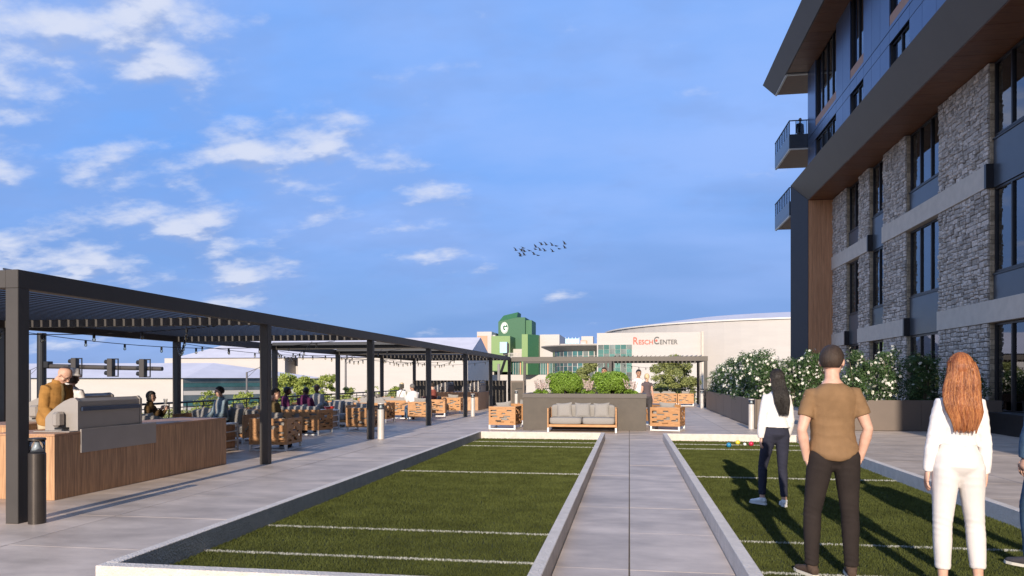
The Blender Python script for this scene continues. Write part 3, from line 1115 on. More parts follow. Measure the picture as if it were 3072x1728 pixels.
# green stadium entrance block
b3 = bgthing('green stadium entrance tower with round white letter emblem', (-22, 150, STREET_Z), 'stadium', 'stadium')
ob('white_block', MB().box(-31.3, -28.2, 150, 165, STREET_Z, 11.15).box(-28.2, -27.6, 151, 165, STREET_Z, 10.5), 'white_wall', b3, world=True)
ob('brick_panel', MB().box(-31.2, -29.1, 149.9, 149.99, STREET_Z, 10.3), 'terracotta', b3, world=True)
ob('light_green_block', MB().box(-27.9, -24.0, 148, 156, 2.8, 10.1), 'lime_green', b3, world=True)
tw = MB().prism([(-27.7, 1.0), (-21.9, 1.0), (-21.9, 14.45), (-23.6, 14.45), (-27.7, 13.6)], 155, 163, 'y')
tower = ob('tower', tw, 'dark_green', b3, world=True)
ob('tower_crown', MB().add([(-27.6, 155.2, 13.65), (-23.7, 155.2, 14.46), (-23.7, 161, 14.46), (-27.6, 161, 13.65), (-26.8, 156.5, 15.0), (-23.65, 156.5, 15.7), (-23.65, 161, 15.7), (-26.8, 161, 15.0)],
   [(0, 1, 5, 4), (1, 2, 6, 5), (2, 3, 7, 6), (3, 0, 4, 7), (4, 5, 6, 7), (0, 3, 2, 1)]), 'mid_green', tower, world=True)
ob('crown_glass', MB().add([(-26.95, 155.6, 14.15), (-24.9, 155.6, 14.58), (-24.6, 156.35, 15.3), (-26.5, 156.35, 14.9)], [(0, 1, 2, 3)]), 'teal_glass', tower, world=True)
ob('tower_side', MB().box(-21.88, -20.6, 156, 163, 1.0, 13.9), 'mid_green', tower, world=True)


def ellipse(cx_, cz_, a, b, n=40, t0=0.0, t1=2 * math.pi):
    return [(cx_ + a * math.cos(t0 + (t1 - t0) * i / n), cz_ + b * math.sin(t0 + (t1 - t0) * i / n)) for i in range(n + (0 if t1 - t0 > 6.28 else 1))]


def emblem(parent, cx_, cz_, a, b, y):
    """round letter-G emblem: white rim, dark field, white letter"""
    e = ob('emblem', MB().prism(ellipse(cx_, cz_, a, b), y - 0.06, y, 'y'), 'logo_white', parent, world=True)
    ob('emblem_field', MB().prism(ellipse(cx_, cz_, a * .90, b * .92), y - 0.10, y - 0.062, 'y'), 'logo_green', e, world=True)
    outer = ellipse(cx_, cz_, a * .80, b * .83, 36, R(42), R(360))
    inner = ellipse(cx_, cz_, a * .40, b * .45, 30, R(42), R(322))[::-1]
    poly = outer + [(cx_ + a * .80, cz_ + b * 0.08), (cx_ + a * 0.02, cz_ + b * .08), (cx_ + a * .02, cz_ - b * .16), (cx_ + a * .36, cz_ - b * .16)] + inner
    ob('letter', MB().prism(poly, y - 0.14, y - 0.102, 'y'), 'logo_white', e, world=True)


emblem(tower, -26.35, 12.25, 0.80, 1.22, 154.99)
ob('light_green_block', MB().prism([(-21.3, 146), (-20.1, 146), (-18.3, 149), (-18.3, 156), (-21.3, 156)], 2.2, 10.3), 'lime_green', b3, world=True)
ob('green_wall', MB().add([(-20.08, 145.97, 2.2), (-18.27, 148.97, 2.2), (-18.27, 148.97, 10.28), (-20.08, 145.97, 10.28)], [(0, 1, 2, 3)]), 'mid_green', b3, world=True)
ob('white_block', MB().box(-24.0, -21.35, 152, 160, 1.0, 7.6), 'white_wall', b3, world=True)
ob('white_block', MB().box(-18.25, -14.2, 151, 165, 1.0, 10.5), 'white_wall', b3, world=True)
ob('white_block', MB().box(-14.15, -6.0, 152, 165, 1.0, 8.6), 'white_wall', b3, world=True)
ob('base_wall', MB().box(-28, -5.2, 149, 165, STREET_Z, 2.2), 'white_wall', b3, world=True)
for k in range(9):
    x = -24.0 + k * 1.9
    if -21.6 < x < -18.5:
        continue
    f = MB().box(x, x + 1.6, 150.6, 150.9, 2.25, 5.6)
    wn = ob('window', f, 'teal_glass', b3, world=True)
    for q in range(3):
        ob('mullion', MB().box(x + 0.25 + q * .5, x + 0.32 + q * .5, 150.5, 150.598, 2.25, 5.6), 'white_wall', wn, world=True)
    ob('pier', MB().box(x + 1.62, x + 1.88, 150.5, 150.9, 2.25, 5.6), 'terracotta', b3, world=True)
for k in range(12):
    ob('baluster', MB().box(-24.6 + k * .28, -24.5 + k * .28, 147.8, 147.9, 5.9, 6.5), 'white_wall', b3, world=True)
ob('handrail', MB().box(-24.7, -21.4, 147.75, 147.95, 6.5, 6.62), 'white_wall', b3, world=True)
ob('deck', MB().box(-24.7, -21.35, 147.7, 151, 5.6, 5.9), 'white_wall', b3, world=True)

# arena with drum, canopy disc, glass and lettering
b4 = bgthing('large round pale arena with red and grey lettering and curved entrance canopy', (3, 118, STREET_Z), 'arena', 'arena')
aw = ob('front_wall', MB().box(-5.1, 11.3, 118, 126, STREET_Z, 8.70), 'white_wall', b4, world=True)
ob('fin_wall', MB().box(11.02, 11.36, 117.2, 117.98, STREET_Z, 8.75), 'stucco', b4, world=True)


def arc_pts(n, rx, ry, cx_, cy_, a0=0, a1=2 * math.pi):
    return [(cx_ + rx * math.cos(a0 + (a1 - a0) * i / n), cy_ + ry * math.sin(a0 + (a1 - a0) * i / n)) for i in range(n)]


DC = (36.0, 160.0)
ob('drum_wall', MB().prism(arc_pts(90, 41.0, 39.5, *DC), STREET_Z, 10.9), 'white_wall', b4, world=True, smooth=False)
ob('drum_rim', MB().prism(arc_pts(90, 41.3, 39.8, *DC), 10.91, 11.15), 'trim_white', b4, world=True)
dr = MB()
dr.rings([[(x, y, 11.16) for x, y in arc_pts(60, 41.0, 39.5, *DC)], [(x, y, 13.3) for x, y in arc_pts(60, 26, 24, *DC)], [(x, y, 13.6) for x, y in arc_pts(60, 3, 3, *DC)]])
ob('drum_roof', dr, 'roof_pale', b4, world=True)
# glass wall beside the lettering: frame and panes
gw = ob('glass_wall', MB().box(-4.95, 0.45, 117.86, 117.98, 0.2, 6.85), 'white_wall', b4, world=True)
for i in range(6):
    for j in range(9):
        x0 = -4.9 + i * .89
        z0 = 0.25 + j * .733
        ob('pane', MB().box(x0, x0 + 0.84, 117.80, 117.858, z0, z0 + 0.69), 'teal_glass' if (i * 3 + j * 5) % 7 < 4 else 'grey_glass', gw, world=True)
# curved entrance under the canopy disc
cxx, cyy = -6.7, 129.0
ent = ob('entrance_drum', MB().prism(arc_pts(36, 6.5, 6.5, cxx, cyy), STREET_Z, 6.10), 'white_wall', b4, world=True)
for i in range(22):
    a0 = R(180 + i * 8.2)
    a1 = R(180 + (i + 1) * 8.2)
    for j in range(7):
        z0 = 0.1 + j * .86
        am = .012
        q = [(cxx + rr * math.cos(t), cyy + rr * math.sin(t)) for rr, t in ((6.52, a0 + am), (6.52, a1 - am), (6.57, a1 - am), (6.57, a0 + am))]
        ob('pane', MB().prism(q, z0, z0 + 0.79), 'teal_glass' if (i * 5 + j * 3) % 9 < 5 else 'grey_glass', ent, world=True)
can = MB()
can.rings([[(x, y, 6.02) for x, y in arc_pts(48, 6.7, 6.7, cxx, cyy)], [(x, y, 6.85) for x, y in arc_pts(48, 8.6, 8.6, cxx, cyy)], [(x, y, 7.02) for x, y in arc_pts(48, 8.6, 8.6, cxx, cyy)]])
ob('canopy', can, 'canopy_grey', b4, world=True)


def text(body, x, z, w, h, m, parent, y=117.95):
    c = bpy.data.curves.new('letters', 'FONT')
    c.body = body
    c.size = h * 1.4
    c.extrude = 0.03
    c.offset = 0.012
    c.space_character = 1.0
    c.materials.append(MATS[m])
    o = bpy.data.objects.new('lettering', c)
    COL.objects.link(o)
    o.parent = parent
    d = root_loc(parent)
    o.location = (x - d.x, y - d.y, z - d.z)
    o.rotation_euler = (R(90), 0, 0)
    o['wh'] = (w, h)
    return o


text('R', 0.62, 6.84, 1.38 - 0.62, 1.14, 'sign_red', aw)
text('ESCH', 1.47, 6.84, 3.68 - 1.47, 0.72, 'sign_red', aw)
text('C', 3.82, 6.84, 4.62 - 3.82, 1.20, 'sign_grey', aw)
text('ENTER', 4.76, 6.84, 7.47 - 4.76, 0.72, 'sign_grey', aw)
star = [(4.20 + (0.27 if k % 2 == 0 else 0.11) * math.sin(math.pi * k / 5), 7.44 + (0.27 if k % 2 == 0 else 0.11) * math.cos(math.pi * k / 5)) for k in range(10)]
ob('star', MB().prism(star, 117.86, 117.90, 'y'), 'sign_red', aw, world=True)

# far bowl: scoreboard frame and light tower
b5 = bgthing('distant stadium bowl with open frame sign and pale tower', (-25, 330, STREET_Z), 'stadium', 'stadium')
ob('bowl_wall', MB().box(-40, -4.5, 332, 350, STREET_Z, 15.4), 'white_wall', b5, world=True)
sb = ob('scoreboard', MB().box(-28.5, -22.1, 330, 331, 17.0, 19.2), 'led_blue', b5, world=True)
for k in range(5):
    ob('frame_bar', MB().box(-28.5 + k * 1.55, -28.35 + k * 1.55, 329.8, 329.99, 15.4, 19.8), 'logo_white', sb, world=True)
ob('scoreboard', MB().box(-6.0, -3.6, 330, 331, 19.5, 23.0), 'led_blue', b5, world=True)
lt = ob('tower', MB().box(-21.2, -16.0, 330, 340, STREET_Z, 20.2), 'white_wall', b5, world=True)
ob('brick_panel', MB().box(-21.6, -18.6, 329, 329.9, STREET_Z, 18.3), 'terracotta', lt, world=True)
ob('white_panel', MB().box(-21.5, -19.1, 328.8, 328.98, STREET_Z, 17.9), 'white_wall', lt, world=True)
emblem(lt, -20.2, 16.4, 0.95, 0.7, 328.78)
# ------------------------------------------------------------------ foliage
def leaf_cloud(pts, nrm, size, r, flat=0.5):
    """one folded leaf (two triangles as a quad) at each point, roughly facing outward"""
    n = len(pts)
    d = nrm + r.normal(0, flat, (n, 3))
    d /= np.linalg.norm(d, axis=1)[:, None] + 1e-9
    t = np.cross(d, r.normal(0, 1, (n, 3)))
    t /= np.linalg.norm(t, axis=1)[:, None] + 1e-9
    b = np.cross(d, t)
    s = (size * (0.6 + 0.8 * r.random(n)))[:, None]
    v = np.empty((n, 4, 3))
    v[:, 0] = pts - t * s * 0.5
    v[:, 1] = pts + b * s * 0.28 + d * s * 0.08
    v[:, 2] = pts + t * s * 0.55
    v[:, 3] = pts - b * s * 0.28 + d * s * 0.08
    return v.reshape(-1, 3)


def lump_points(n, lumps, r, shell=0.65):
    """points in the outer shells of a set of ellipsoid lumps ((cx,cy,cz),(rx,ry,rz))"""
    w = np.array([l[1][0] * l[1][1] * l[1][2] for l in lumps]) ** (2 / 3)
    ids = r.choice(len(lumps), n, p=w / w.sum())
    c = np.array([l[0] for l in lumps])[ids]
    rad = np.array([l[1] for l in lumps])[ids]
    d = r.normal(0, 1, (n, 3))
    d /= np.linalg.norm(d, axis=1)[:, None]
    rr = shell + (1.06 - shell) * r.random(n) ** 0.7
    return c + d * rad * rr[:, None], d


def foliage(name, lumps, n, size, m, parent, seed, shell=0.65, flat=0.5, zmin=None, loc=None, thin=-0.28):
    r = np.random.default_rng(seed)
    p, d = lump_points(n, lumps, r, shell)
    if zmin is not None:
        k = p[:, 2] > zmin
        p, d = p[k], d[k]
    # thin leaves out by a 3-D noise so that gaps and clumps show
    keep = np.array([mnoise.noise(Vector(q) * (0.22 / size)) > thin for q in p])
    p, d = p[keep], d[keep]
    v = leaf_cloud(p, d, size, r, flat)
    cl = np.array([0.5 + 0.5 * mnoise.noise(Vector(q) * (0.12 / size)) for q in p])
    tint = np.clip(0.55 * cl + 0.45 * r.random(len(p)), 0, 1)
    me = npmesh(name, v, len(p), 4, tint)
    me.materials.append(MATS[m])
    return ob(name, me, None, parent, loc=loc)


def flowers(name, pts, nrm, size, m, parent, seed):
    """five-petalled blossoms"""
    r = np.random.default_rng(seed)
    V = []
    for p, d in zip(pts, nrm):
        d = Vector(d + r.normal(0, 0.3, 3)).normalized()
        t = d.orthogonal().normalized()
        b = d.cross(t)
        s = size * r.uniform(0.75, 1.25)
        a0 = r.random() * 6.28
        for k in range(5):
            a = a0 + k * 1.2566
            o1 = t * math.cos(a) + b * math.sin(a)
            o2 = t * math.cos(a + .5) + b * math.sin(a + .5)
            o3 = t * math.cos(a - .5) + b * math.sin(a - .5)
            P = Vector(p)
            V += [P, P + (o3 * .62 + d * .12) * s, P + (o1 + d * .05) * s, P + (o2 * .62 + d * .12) * s]
    me = npmesh(name, np.array([v[:] for v in V]), len(V) // 4, 4)
    me.materials.append(MATS[m])
    return ob(name, me, None, parent, kind='stuff')


# ------------------------------------------------------------------ furniture
PAT = {}


def panel_mesh(w, h, seed, t=0.035):
    """interlocking wood panel with irregular slots; x across, z up, y thickness"""
    key = (round(w, 2), round(h, 2), seed)
    if key in PAT:
        return PAT[key]
    r = random.Random(seed * 31 + int(w * 100))
    mb = MB()
    rows = 10
    fr = 0.055
    mb.box(0, fr, 0, t, 0, h).box(w - fr, w, 0, t, 0, h)
    mb.box(fr, w - fr, 0.001, t - 0.001, 0, fr).box(fr, w - fr, 0.001, t - 0.001, h - fr, h)
    ih = (h - 2 * fr) / rows
    for q in range(rows):
        z0 = fr + q * ih
        x = fr
        solid = r.random() < 0.5
        dy = r.choice((0.0, 0.004, 0.008))
        while x < w - fr - 0.01:
            ln = r.uniform(0.10, 0.26) if not solid else r.uniform(0.14, 0.34)
            x2 = min(x + ln, w - fr)
            if w - fr - x2 < 0.05:
                x2 = w - fr
            if solid or q % 2 == 1 and r.random() < 0.72:
                mb.box(x, x2, dy, t - dy, z0, z0 + ih)
            x = x2
            solid = not solid
    PAT[key] = mb
    return mb


def cushion(mb, c, s, e=0.32, rot=None, pinch=True):
    st = len(mb.v)
    mb.ell((0, 0, 0), (s[0] / 2, s[1] / 2, s[2] / 2), 20, 10, e, e)
    vs = []
    for p in mb.v[st:]:
        x, y, z = p
        k = 1.0 - 0.10 * (abs(2 * x / s[0]) ** 4) if pinch else 1.0
        vs.append((x, y, z * k))
    M4 = Matrix.Translation(Vector(c)) @ (rot.to_4x4() if rot else Matrix.Identity(4))
    mb.v[st:] = [(M4 @ Vector(p))[:] for p in vs]
    return mb


def pillow(mb, c, s, th, rot):
    """square throw pillow: thin pinched edges, pointed corners; x across, z up, y thickness"""
    n = 10
    vs, fs = [], []
    for side in (1, -1):
        o = len(vs)
        for i in range(n + 1):
            for j in range(n + 1):
                u, v = 2 * i / n - 1, 2 * j / n - 1
                x = u * s / 2 * (1 - 0.10 * (1 - v * v) * abs(u) ** 3)
                z = v * s / 2 * (1 - 0.10 * (1 - u * u) * abs(v) ** 3)
                y = side * th / 2 * ((1 - u ** 4) * (1 - v ** 4)) ** 0.55
                vs.append((x, y, z))
        for i in range(n):
            for j in range(n):
                a = o + i * (n + 1) + j
                q = (a, a + 1, a + n + 2, a + n + 1)
                fs.append(q if side > 0 else q[::-1])
    M4 = Matrix.Translation(Vector(c)) @ rot.to_4x4()
    mb.add([(M4 @ Vector(p))[:] for p in vs], fs)
    return mb


def seat(name, label, cat, loc, rotz, w, seed, group, d=0.86, n=1, pillows=1, dark=False, pk=0.0):
    """lounge chair or sofa; local +Y is where the sitter faces"""
    t = thing(name, label, cat, loc, rotz, group)
    H0, H1 = 0.13, 0.68
    fab = 'fabric_dark' if dark else 'fabric'
    mb = MB()
    mb.v, mb.f = list(panel_mesh(w, H1 - H0, seed).v), list(panel_mesh(w, H1 - H0, seed).f)
    mb.move(Matrix.Translation((-w / 2, -d / 2, H0)))
    ob('back_panel', mb, 'wood_chair', t)
    for s in (-1, 1):
        p = panel_mesh(d - 0.04, H1 - H0 - 0.004, seed + 5)
        mb = MB()
        mb.v, mb.f = list(p.v), list(p.f)
        x0 = s * (w / 2) - (0.035 if s > 0 else 0)
        mb.move(Matrix.Translation((x0 + 0.035, -d / 2 + 0.038, H0)) @ Matrix.Rotation(R(90), 4, 'Z'))
        ob('side_panel', mb, 'wood_chair', t)
        f = MB()
        xa, xb = (s * w / 2 - 0.05, s * w / 2) if s > 0 else (s * w / 2, s * w / 2 + 0.05)
        f.box(xa, xb, -d / 2, -d / 2 + 0.05, 0.035, H0 - 0.002).box(xa, xb, d / 2 - 0.05, d / 2, 0.035, H0 - 0.002).box(xa, xb, -d / 2, d / 2, 0, 0.034)
        ob('leg_frame', f, 'white_metal', t)
    ob('base_rail', MB().box(-w / 2 + 0.052, w / 2 - 0.052, -d / 2, -d / 2 + 0.05, 0, 0.034), 'white_metal', t)
    ob('seat_rail', MB().cbox(-w / 2 + 0.037, w / 2 - 0.037, d / 2 - 0.08, d / 2 - 0.03, 0.15, 0.22, 0.004), 'wood_chair', t)
    ob('seat_deck', MB().box(-w / 2 + 0.037, w / 2 - 0.037, -d / 2 + 0.037, d / 2 - 0.082, 0.17, 0.21), 'wood_chair', t)
    iw = (w - 0.09) / n
    for k in range(n):
        cx_ = -w / 2 + 0.045 + iw * (k + 0.5)
        ob('seat_cushion', cushion(MB(), (cx_, 0.03, 0.32), (iw - 0.01, d - 0.09, 0.20), 0.22), fab, t, smooth=True)
        rt = Matrix.Rotation(R(78), 3, 'X')
        bh = 0.0 if n > 1 else 0.055
        ob('back_cushion', cushion(MB(), (cx_, -d / 2 + 0.16, 0.56 - bh), (iw - 0.02, 0.42 - bh, 0.16), 0.30, rt), fab, t, smooth=True)
    rr = random.Random(seed)
    for k in range(pillows):
        px_ = (-0.5 + (k + 0.5) / max(pillows, 1)) * (w - 0.35) + pk
        rot = (Matrix.Rotation(R(rr.uniform(-12, 12)), 3, 'Z') @ Matrix.Rotation(R(17), 3, 'X') @ Matrix.Rotation(R(rr.uniform(-8, 8)), 3, 'Y'))
        ob('pillow', pillow(MB(), (px_, -d / 2 + 0.31, 0.60), 0.46, 0.15, rot), 'fabric_dark' if k % 2 else fab, t, smooth=True)
    return t


GA, GS = 'lounge chairs with slotted wood sides', 'lounge sofas with slotted wood sides'
# under the long pergola
seat('armchair', 'slotted wood armchair directly behind the second front post, person in olive seated', 'armchair', (-7.52, 14.86, 0), R(4), 0.82, 1, GA)
seat('sofa', 'slotted wood sofa seen from behind with people in purple tops on it', 'sofa', (-9.2, 19.02, 0), R(-3), 2.1, 2, GS, n=2, pillows=2)
seat('armchair', 'slotted wood armchair behind the third front post beside the metal bollard', 'armchair', (-7.56, 20.4, 0), R(0), 0.84, 3, GA)
seat('sofa', 'slotted wood sofa seen from behind, just past the third front post', 'sofa', (-9.2, 24.5, 0), R(-2), 2.1, 4, GS, n=2, pillows=2)
seat('armchair', 'slotted wood armchair carrying the person in a pale sweater', 'armchair', (-7.5, 25.85, 0), R(14), 0.84, 5, GA)
seat('armchair', 'slotted wood armchair between the fourth and fifth front posts near the wooden counter', 'armchair', (-7.58, 31.4, 0), R(-6), 0.9, 6, GA)
seat('sofa', 'grey cushioned sofa facing the viewer where the person in blue denim sits', 'sofa', (-9.75, 16.35, 0), R(176), 1.9, 7, GS, n=2, pillows=2, dark=True)
seat('sofa', 'grey cushioned sofa under the near bay, behind the wooden grill counter', 'sofa', (-10.35, 13.75, 0), R(3), 2.2, 8, GS, n=2, pillows=3, dark=True)
seat('sofa', 'grey cushioned sofa facing the viewer behind the red bowl table', 'sofa', (-9.6, 22.2, 0), R(178), 1.9, 9, GS, n=2, pillows=2, dark=True)
seat('sofa', 'grey cushioned sofa under the person in white jacket with strap', 'sofa', (-9.2, 27.2, 0), R(-2), 2.2, 10, GS, n=2, pillows=3)
seat('armchair', 'wood armchair close to the black railing, left of the purple tops', 'armchair', (-10.9, 19.6, 0), R(-90), 0.84, 11, GA)
seat('sofa', 'long grey cushioned sofa along the black railing in the middle bays', 'sofa', (-11.05, 25.0, 0), R(-90), 2.3, 12, GS, n=3, pillows=3)
seat('sofa', 'grey cushioned sofa along the black railing nearest the low dark wall', 'sofa', (-11.05, 31.2, 0), R(-90), 2.3, 13, GS, n=3, pillows=3)
seat('armchair', 'grey cushioned armchair carrying the person in the red shirt', 'armchair', (-7.75, 28.9, 0), R(100), 0.9, 14, GA)
# by the planter box
seat('armchair', 'slotted wood armchair touching the left end of the planter box', 'armchair', (-3.72, 22.05, 0), R(-4), 0.82, 15, GA)
seat('armchair', 'slotted wood armchair half hidden behind the one left of the planter box', 'armchair', (-3.62, 24.6, 0), R(60), 0.82, 16, GA)
seat('armchair', 'slotted wood armchair at the right end of the planter box', 'armchair', (1.12, 22.15, 0), R(-14), 0.86, 17, GA)
seat('armchair', 'slotted wood armchair just behind the one right of the planter box', 'armchair', (1.05, 24.4, 0), R(35), 0.84, 18, GA, pillows=0)
seat('sofa', 'slotted wood sofa under the far pergola, left of the small far armchair', 'sofa', (1.72, 41.9, 0), R(1), 1.75, 19, GS, n=2, pillows=2)
seat('armchair', 'small far slotted wood armchair beside the last pergola post', 'armchair', (3.03, 41.5, 0), R(1), 0.84, 20, GA)
# the sofa against the planter box, facing the courts
seat('sofa', 'wide grey cushioned sofa against the front of the dark planter box', 'sofa', (-1.32, 21.12, 0), R(180), 1.95, 21, GS, d=0.80, n=2, pillows=3)


def fire_table(loc, rotz, label, w=1.0, d=0.62, h=0.58):
    t = thing('side_table', label, 'table', loc, rotz, 'white framed wood tables')
    f = MB()
    for x in (-w / 2, w / 2 - 0.03):
        for y in (-d / 2, d / 2 - 0.03):
            f.box(x, x + 0.03, y, y + 0.03, 0, h - 0.031)
    for z in (0.03, h * .36, h * .68):
        for y in (-d / 2 + .003, d / 2 - 0.028):
            f.box(-w / 2 + .031, w / 2 - .031, y, y + 0.025, z, z + 0.025)
        for x in (-w / 2 + .003, w / 2 - 0.028):
            f.box(x, x + 0.025, -d / 2 + .031, d / 2 - .031, z, z + 0.025)
    for x in (-w * .18, w * .16):
        f.box(x, x + 0.025, -d / 2 + .004, -d / 2 + .028, 0.056, h - 0.031)
    ob('frame', f, 'white_metal', t)
    ob('table_top', MB().cbox(-w / 2, w / 2, -d / 2, d / 2, h - 0.03, h, 0.004), 'white_metal', t)
    for k in range(4):
        z = 0.06 + k * (h - 0.1) / 4
        ob('side_board', MB().box(-w / 2 + 0.05, w / 2 - 0.05, -d / 2 + 0.05, d / 2 - 0.05, z, z + (h - 0.1) / 4 - 0.006), 'wood_counter', t)
    return t


fire_table((-8.72, 14.25, 0), R(0), 'white framed wood table at the end of the grill counter')
fire_table((-9.2, 20.95, 0), R(2), 'white framed wood table right of the sofa with purple tops')


def bowl(loc, label):
    t = thing('bowl', label, 'bowl', loc, 0, 'red glass bowls')
    ob('bowl_shell', MB().lathe([(0.05, 0), (0.13, 0.03), (0.17, 0.10), (0.16, 0.10), (0.12, 0.035), (0.02, 0.012)], n=24), 'red_glass', t, smooth=True)
    ob('rim', MB().lathe([(0.158, 0.1005), (0.172, 0.1005), (0.172, 0.106), (0.158, 0.106)], n=24), 'red_glass', t, smooth=True)


bowl((-9.1, 14.3, 0.581), 'red glass bowl in front of the person in blue denim')
bowl((-8.85, 20.85, 0.581), 'red glass bowl on the table behind the purple tops')


# ------------------------------------------------------------------ grill counters
def counter(label, x0, x1, y0, y1, h):
    t = thing('grill_counter', label, 'counter', ((x0 + x1) / 2, (y0 + y1) / 2, 0))
    ob('core', MB().box(x0 + 0.02, x1 - 0.02, y0 + 0.02, y1 - 0.02, 0, h - 0.03), 'black_metal', t, world=True)
    n = max(2, round((y1 - y0) / 0.42))
    for k in range(n):
        a, b = y0 + (y1 - y0) * k / n, y0 + (y1 - y0) * (k + 1) / n
        for x in (x1 - 0.018, x0):
            ob('board', MB().box(x, x + 0.018, a + 0.0008, b - 0.0008, 0.004, h - 0.03), 'wood_counter', t, world=True)
    n = max(2, round((x1 - x0) / 0.28))
    for k in range(n):
        a, b = x0 + 0.02 + (x1 - x0 - 0.04) * k / n, x0 + 0.02 + (x1 - x0 - 0.04) * (k + 1) / n
        for y in (y0, y1 - 0.018):
            ob('board', MB().box(a + 0.0008, b - 0.0008, y, y + 0.018, 0.004, h - 0.03), 'wood_counter', t, world=True)
    ob('counter_top', MB().cbox(x0 - 0.004, x1 + 0.004, y0 - 0.004, y1 + 0.004, h - 0.028, h, 0.004), 'wood_top', t, world=True)
    return t


def grill(label, x0, x1, y0, y1, z0, h=0.44, apron=0.28):
    """built-in grill: arched end plates, hood, side handle pod, apron panel on the +X side"""
    t = thing('grill', label, 'grill', ((x0 + x1) / 2, (y0 + y1) / 2, z0), 0, 'stainless steel grills')
    w = x1 - x0
    prof = [(x1, z0), (x1, z0 + h * .90), (x1 - w * .10, z0 + h), (x1 - w * .22, z0 + h * .985), (x1 - w * .42, z0 + h * .90), (x1 - w * .64, z0 + h * .75), (x1 - w * .86, z0 + h * .56), (x1 - w * .97, z0 + h * .44), (x0, z0 + h * .36), (x0, z0)]
    pr2 = [(x0 + (p[0] - x0) * .985, z0 + (p[1] - z0) * .985) for p in prof]
    ob('hood', MB().prism([(p[0], p[1]) for p in pr2], y0 + 0.05, y1 - 0.05, 'y'), 'steel', t, world=True)
    for y in (y0, y1 - 0.048):
        ob('end_plate', MB().prism(prof, y, y + 0.048, 'y'), 'steel', t, world=True)
    ob('back_strip', MB().cbox(x1 - 0.012, x1 + 0.022, y0 + 0.06, y1 - 0.06, z0 + h * .60, z0 + h * .72, 0.004), 'blue_panel', t, world=True)
    pod = ob('burner_knob_pod', MB().cbox(x0 + w * .42, x0 + w * .64, y0 - 0.14, y0 - 0.002, z0 + 0.06, z0 + 0.26, 0.03), 'steel', t, world=True, smooth=False)
    ob('bracket', MB().box(x0 + w * .50, x0 + w * .74, y0 - 0.12, y0 - 0.002, z0 + 0.03, z0 + 0.056), 'black_metal', pod, world=True)
    ob('handle', MB().tube([(x0 - 0.02, y0 + 0.1, z0 + h * .32), (x0 - 0.02, y1 - 0.1, z0 + h * .32)], 0.014, 10), 'steel', t, world=True)
    ob('base_plate', MB().box(x0 - 0.03, x1 + 0.01, y0 - 0.16, y1 + 0.02, z0 + 0.001, z0 + 0.012), 'steel', t, world=True)
    if apron:
        ob('apron', MB().cbox(x1 + 0.012, x1 + 0.035, y0 + 0.02, y1 + 0.28, z0 - apron, z0 + 0.03, 0.003), 'steel', t, world=True)
    return t


counter('low wood clad grill counter at the near end of the pergola', -7.95, -7.08, 8.16, 12.12, 0.83)
grill('large stainless grill on the near wooden counter', -7.58, -7.10, 8.58, 9.86, 0.832)
# its twin lies beyond on a second counter; only the top of the hood shows
counter('second wood counter behind the near grill, mostly hidden', -9.9, -9.1, 9.6, 12.4, 0.83)
grill('second grill whose blue lit hood shows behind the near grill', -9.88, -9.12, 10.6, 11.9, 0.832, apron=0)
counter('wood clad counter in front of the low dark wall at the far end', -9.4, -7.05, 34.05, 36.9, 0.86)
grill('far stainless grill with a round white end plate on the far counter', -8.05, -7.1, 34.9, 36.2, 0.862, h=0.5, apron=0)
grill('far stainless grill on the left of the far counter beside the red shirt', -9.38, -8.6, 34.4, 35.7, 0.862, h=0.46, apron=0)

# low dark wall closing the pergola
lwall = thing('wall', 'low dark wall closing the far end of the long pergola', 'wall', (-9.0, 39.6, 0))
for k in range(6):
    a = -11.58 + k * (5.08 / 6)
    ob('wall_panel', MB().cbox(a + .004, a + 5.08 / 6 - .004, 38.6, 38.9, 0, 1.34, 0.004), 'planter', lwall, world=True)
ob('cap', MB().cbox(-11.6, -6.49, 38.57, 38.93, 1.341, 1.40, 0.004), 'planter_rim', lwall, world=True)
gatew = thing('cabinet', 'grey green service cabinet at the corner of the two pergolas', 'cabinet', (-6.0, 39.3, 0))
cb = ob('body', MB().cbox(-6.30, -5.55, 38.95, 39.25, 0, 1.39, 0.006), 'fence_panel', gatew, world=True)
ob('door', MB().cbox(-6.22, -5.63, 38.925, 38.948, 0.06, 1.30, 0.004), 'planter', gatew, world=True)
ob('hinge', MB().box(-5.98, -5.66, 38.90, 38.923, 0.95, 0.99), 'black_metal', gatew, world=True)
ob('hinge', MB().box(-5.98, -5.66, 38.90, 38.923, 0.14, 0.18), 'black_metal', gatew, world=True)


# ------------------------------------------------------------------ bollard lights
def bollard(loc, label, m):
    t = thing('bollard_light', label, 'bollard', loc, 0, 'bollard lights')
    ob('post', MB().lathe([(0.083, 0), (0.083, 0.735), (0.078, 0.742)], n=28), m, t, smooth=False)
    ob('reflector', MB().lathe([(0.072, 0.743), (0.028, 0.83), (0.02, 0.865)], n=24), 'pale_metal', t, smooth=True)
    ob('lens', MB().lathe([(0.076, 0.7435), (0.076, 0.874)], n=28), 'pane_clear', t, smooth=True)
    ob('cap', MB().lathe([(0.084, 0.875), (0.084, 0.893), (0.076, 0.90)], n=28), m, t)
    return t


bollard((-6.165, 6.87, 0), 'dark bronze bollard light touching the nearest pergola post', 'bronze')
bollard((-6.17, 17.75, 0), 'metal bollard light beside the third front post', 'pale_metal')
bollard((-6.18, 28.8, 0), 'pale bollard light beside the fifth front post', 'pale_metal')
bollard((-5.62, 36.6, 0), 'pale bollard light in front of the service cabinet', 'pale_metal')
bollard((3.62, 22.95, 0), 'pale bollard light at the near end of the brown planter run', 'pale_metal')
bollard((3.66, 38.6, 0), 'pale bollard light by the last post of the far pergola', 'pale_metal')

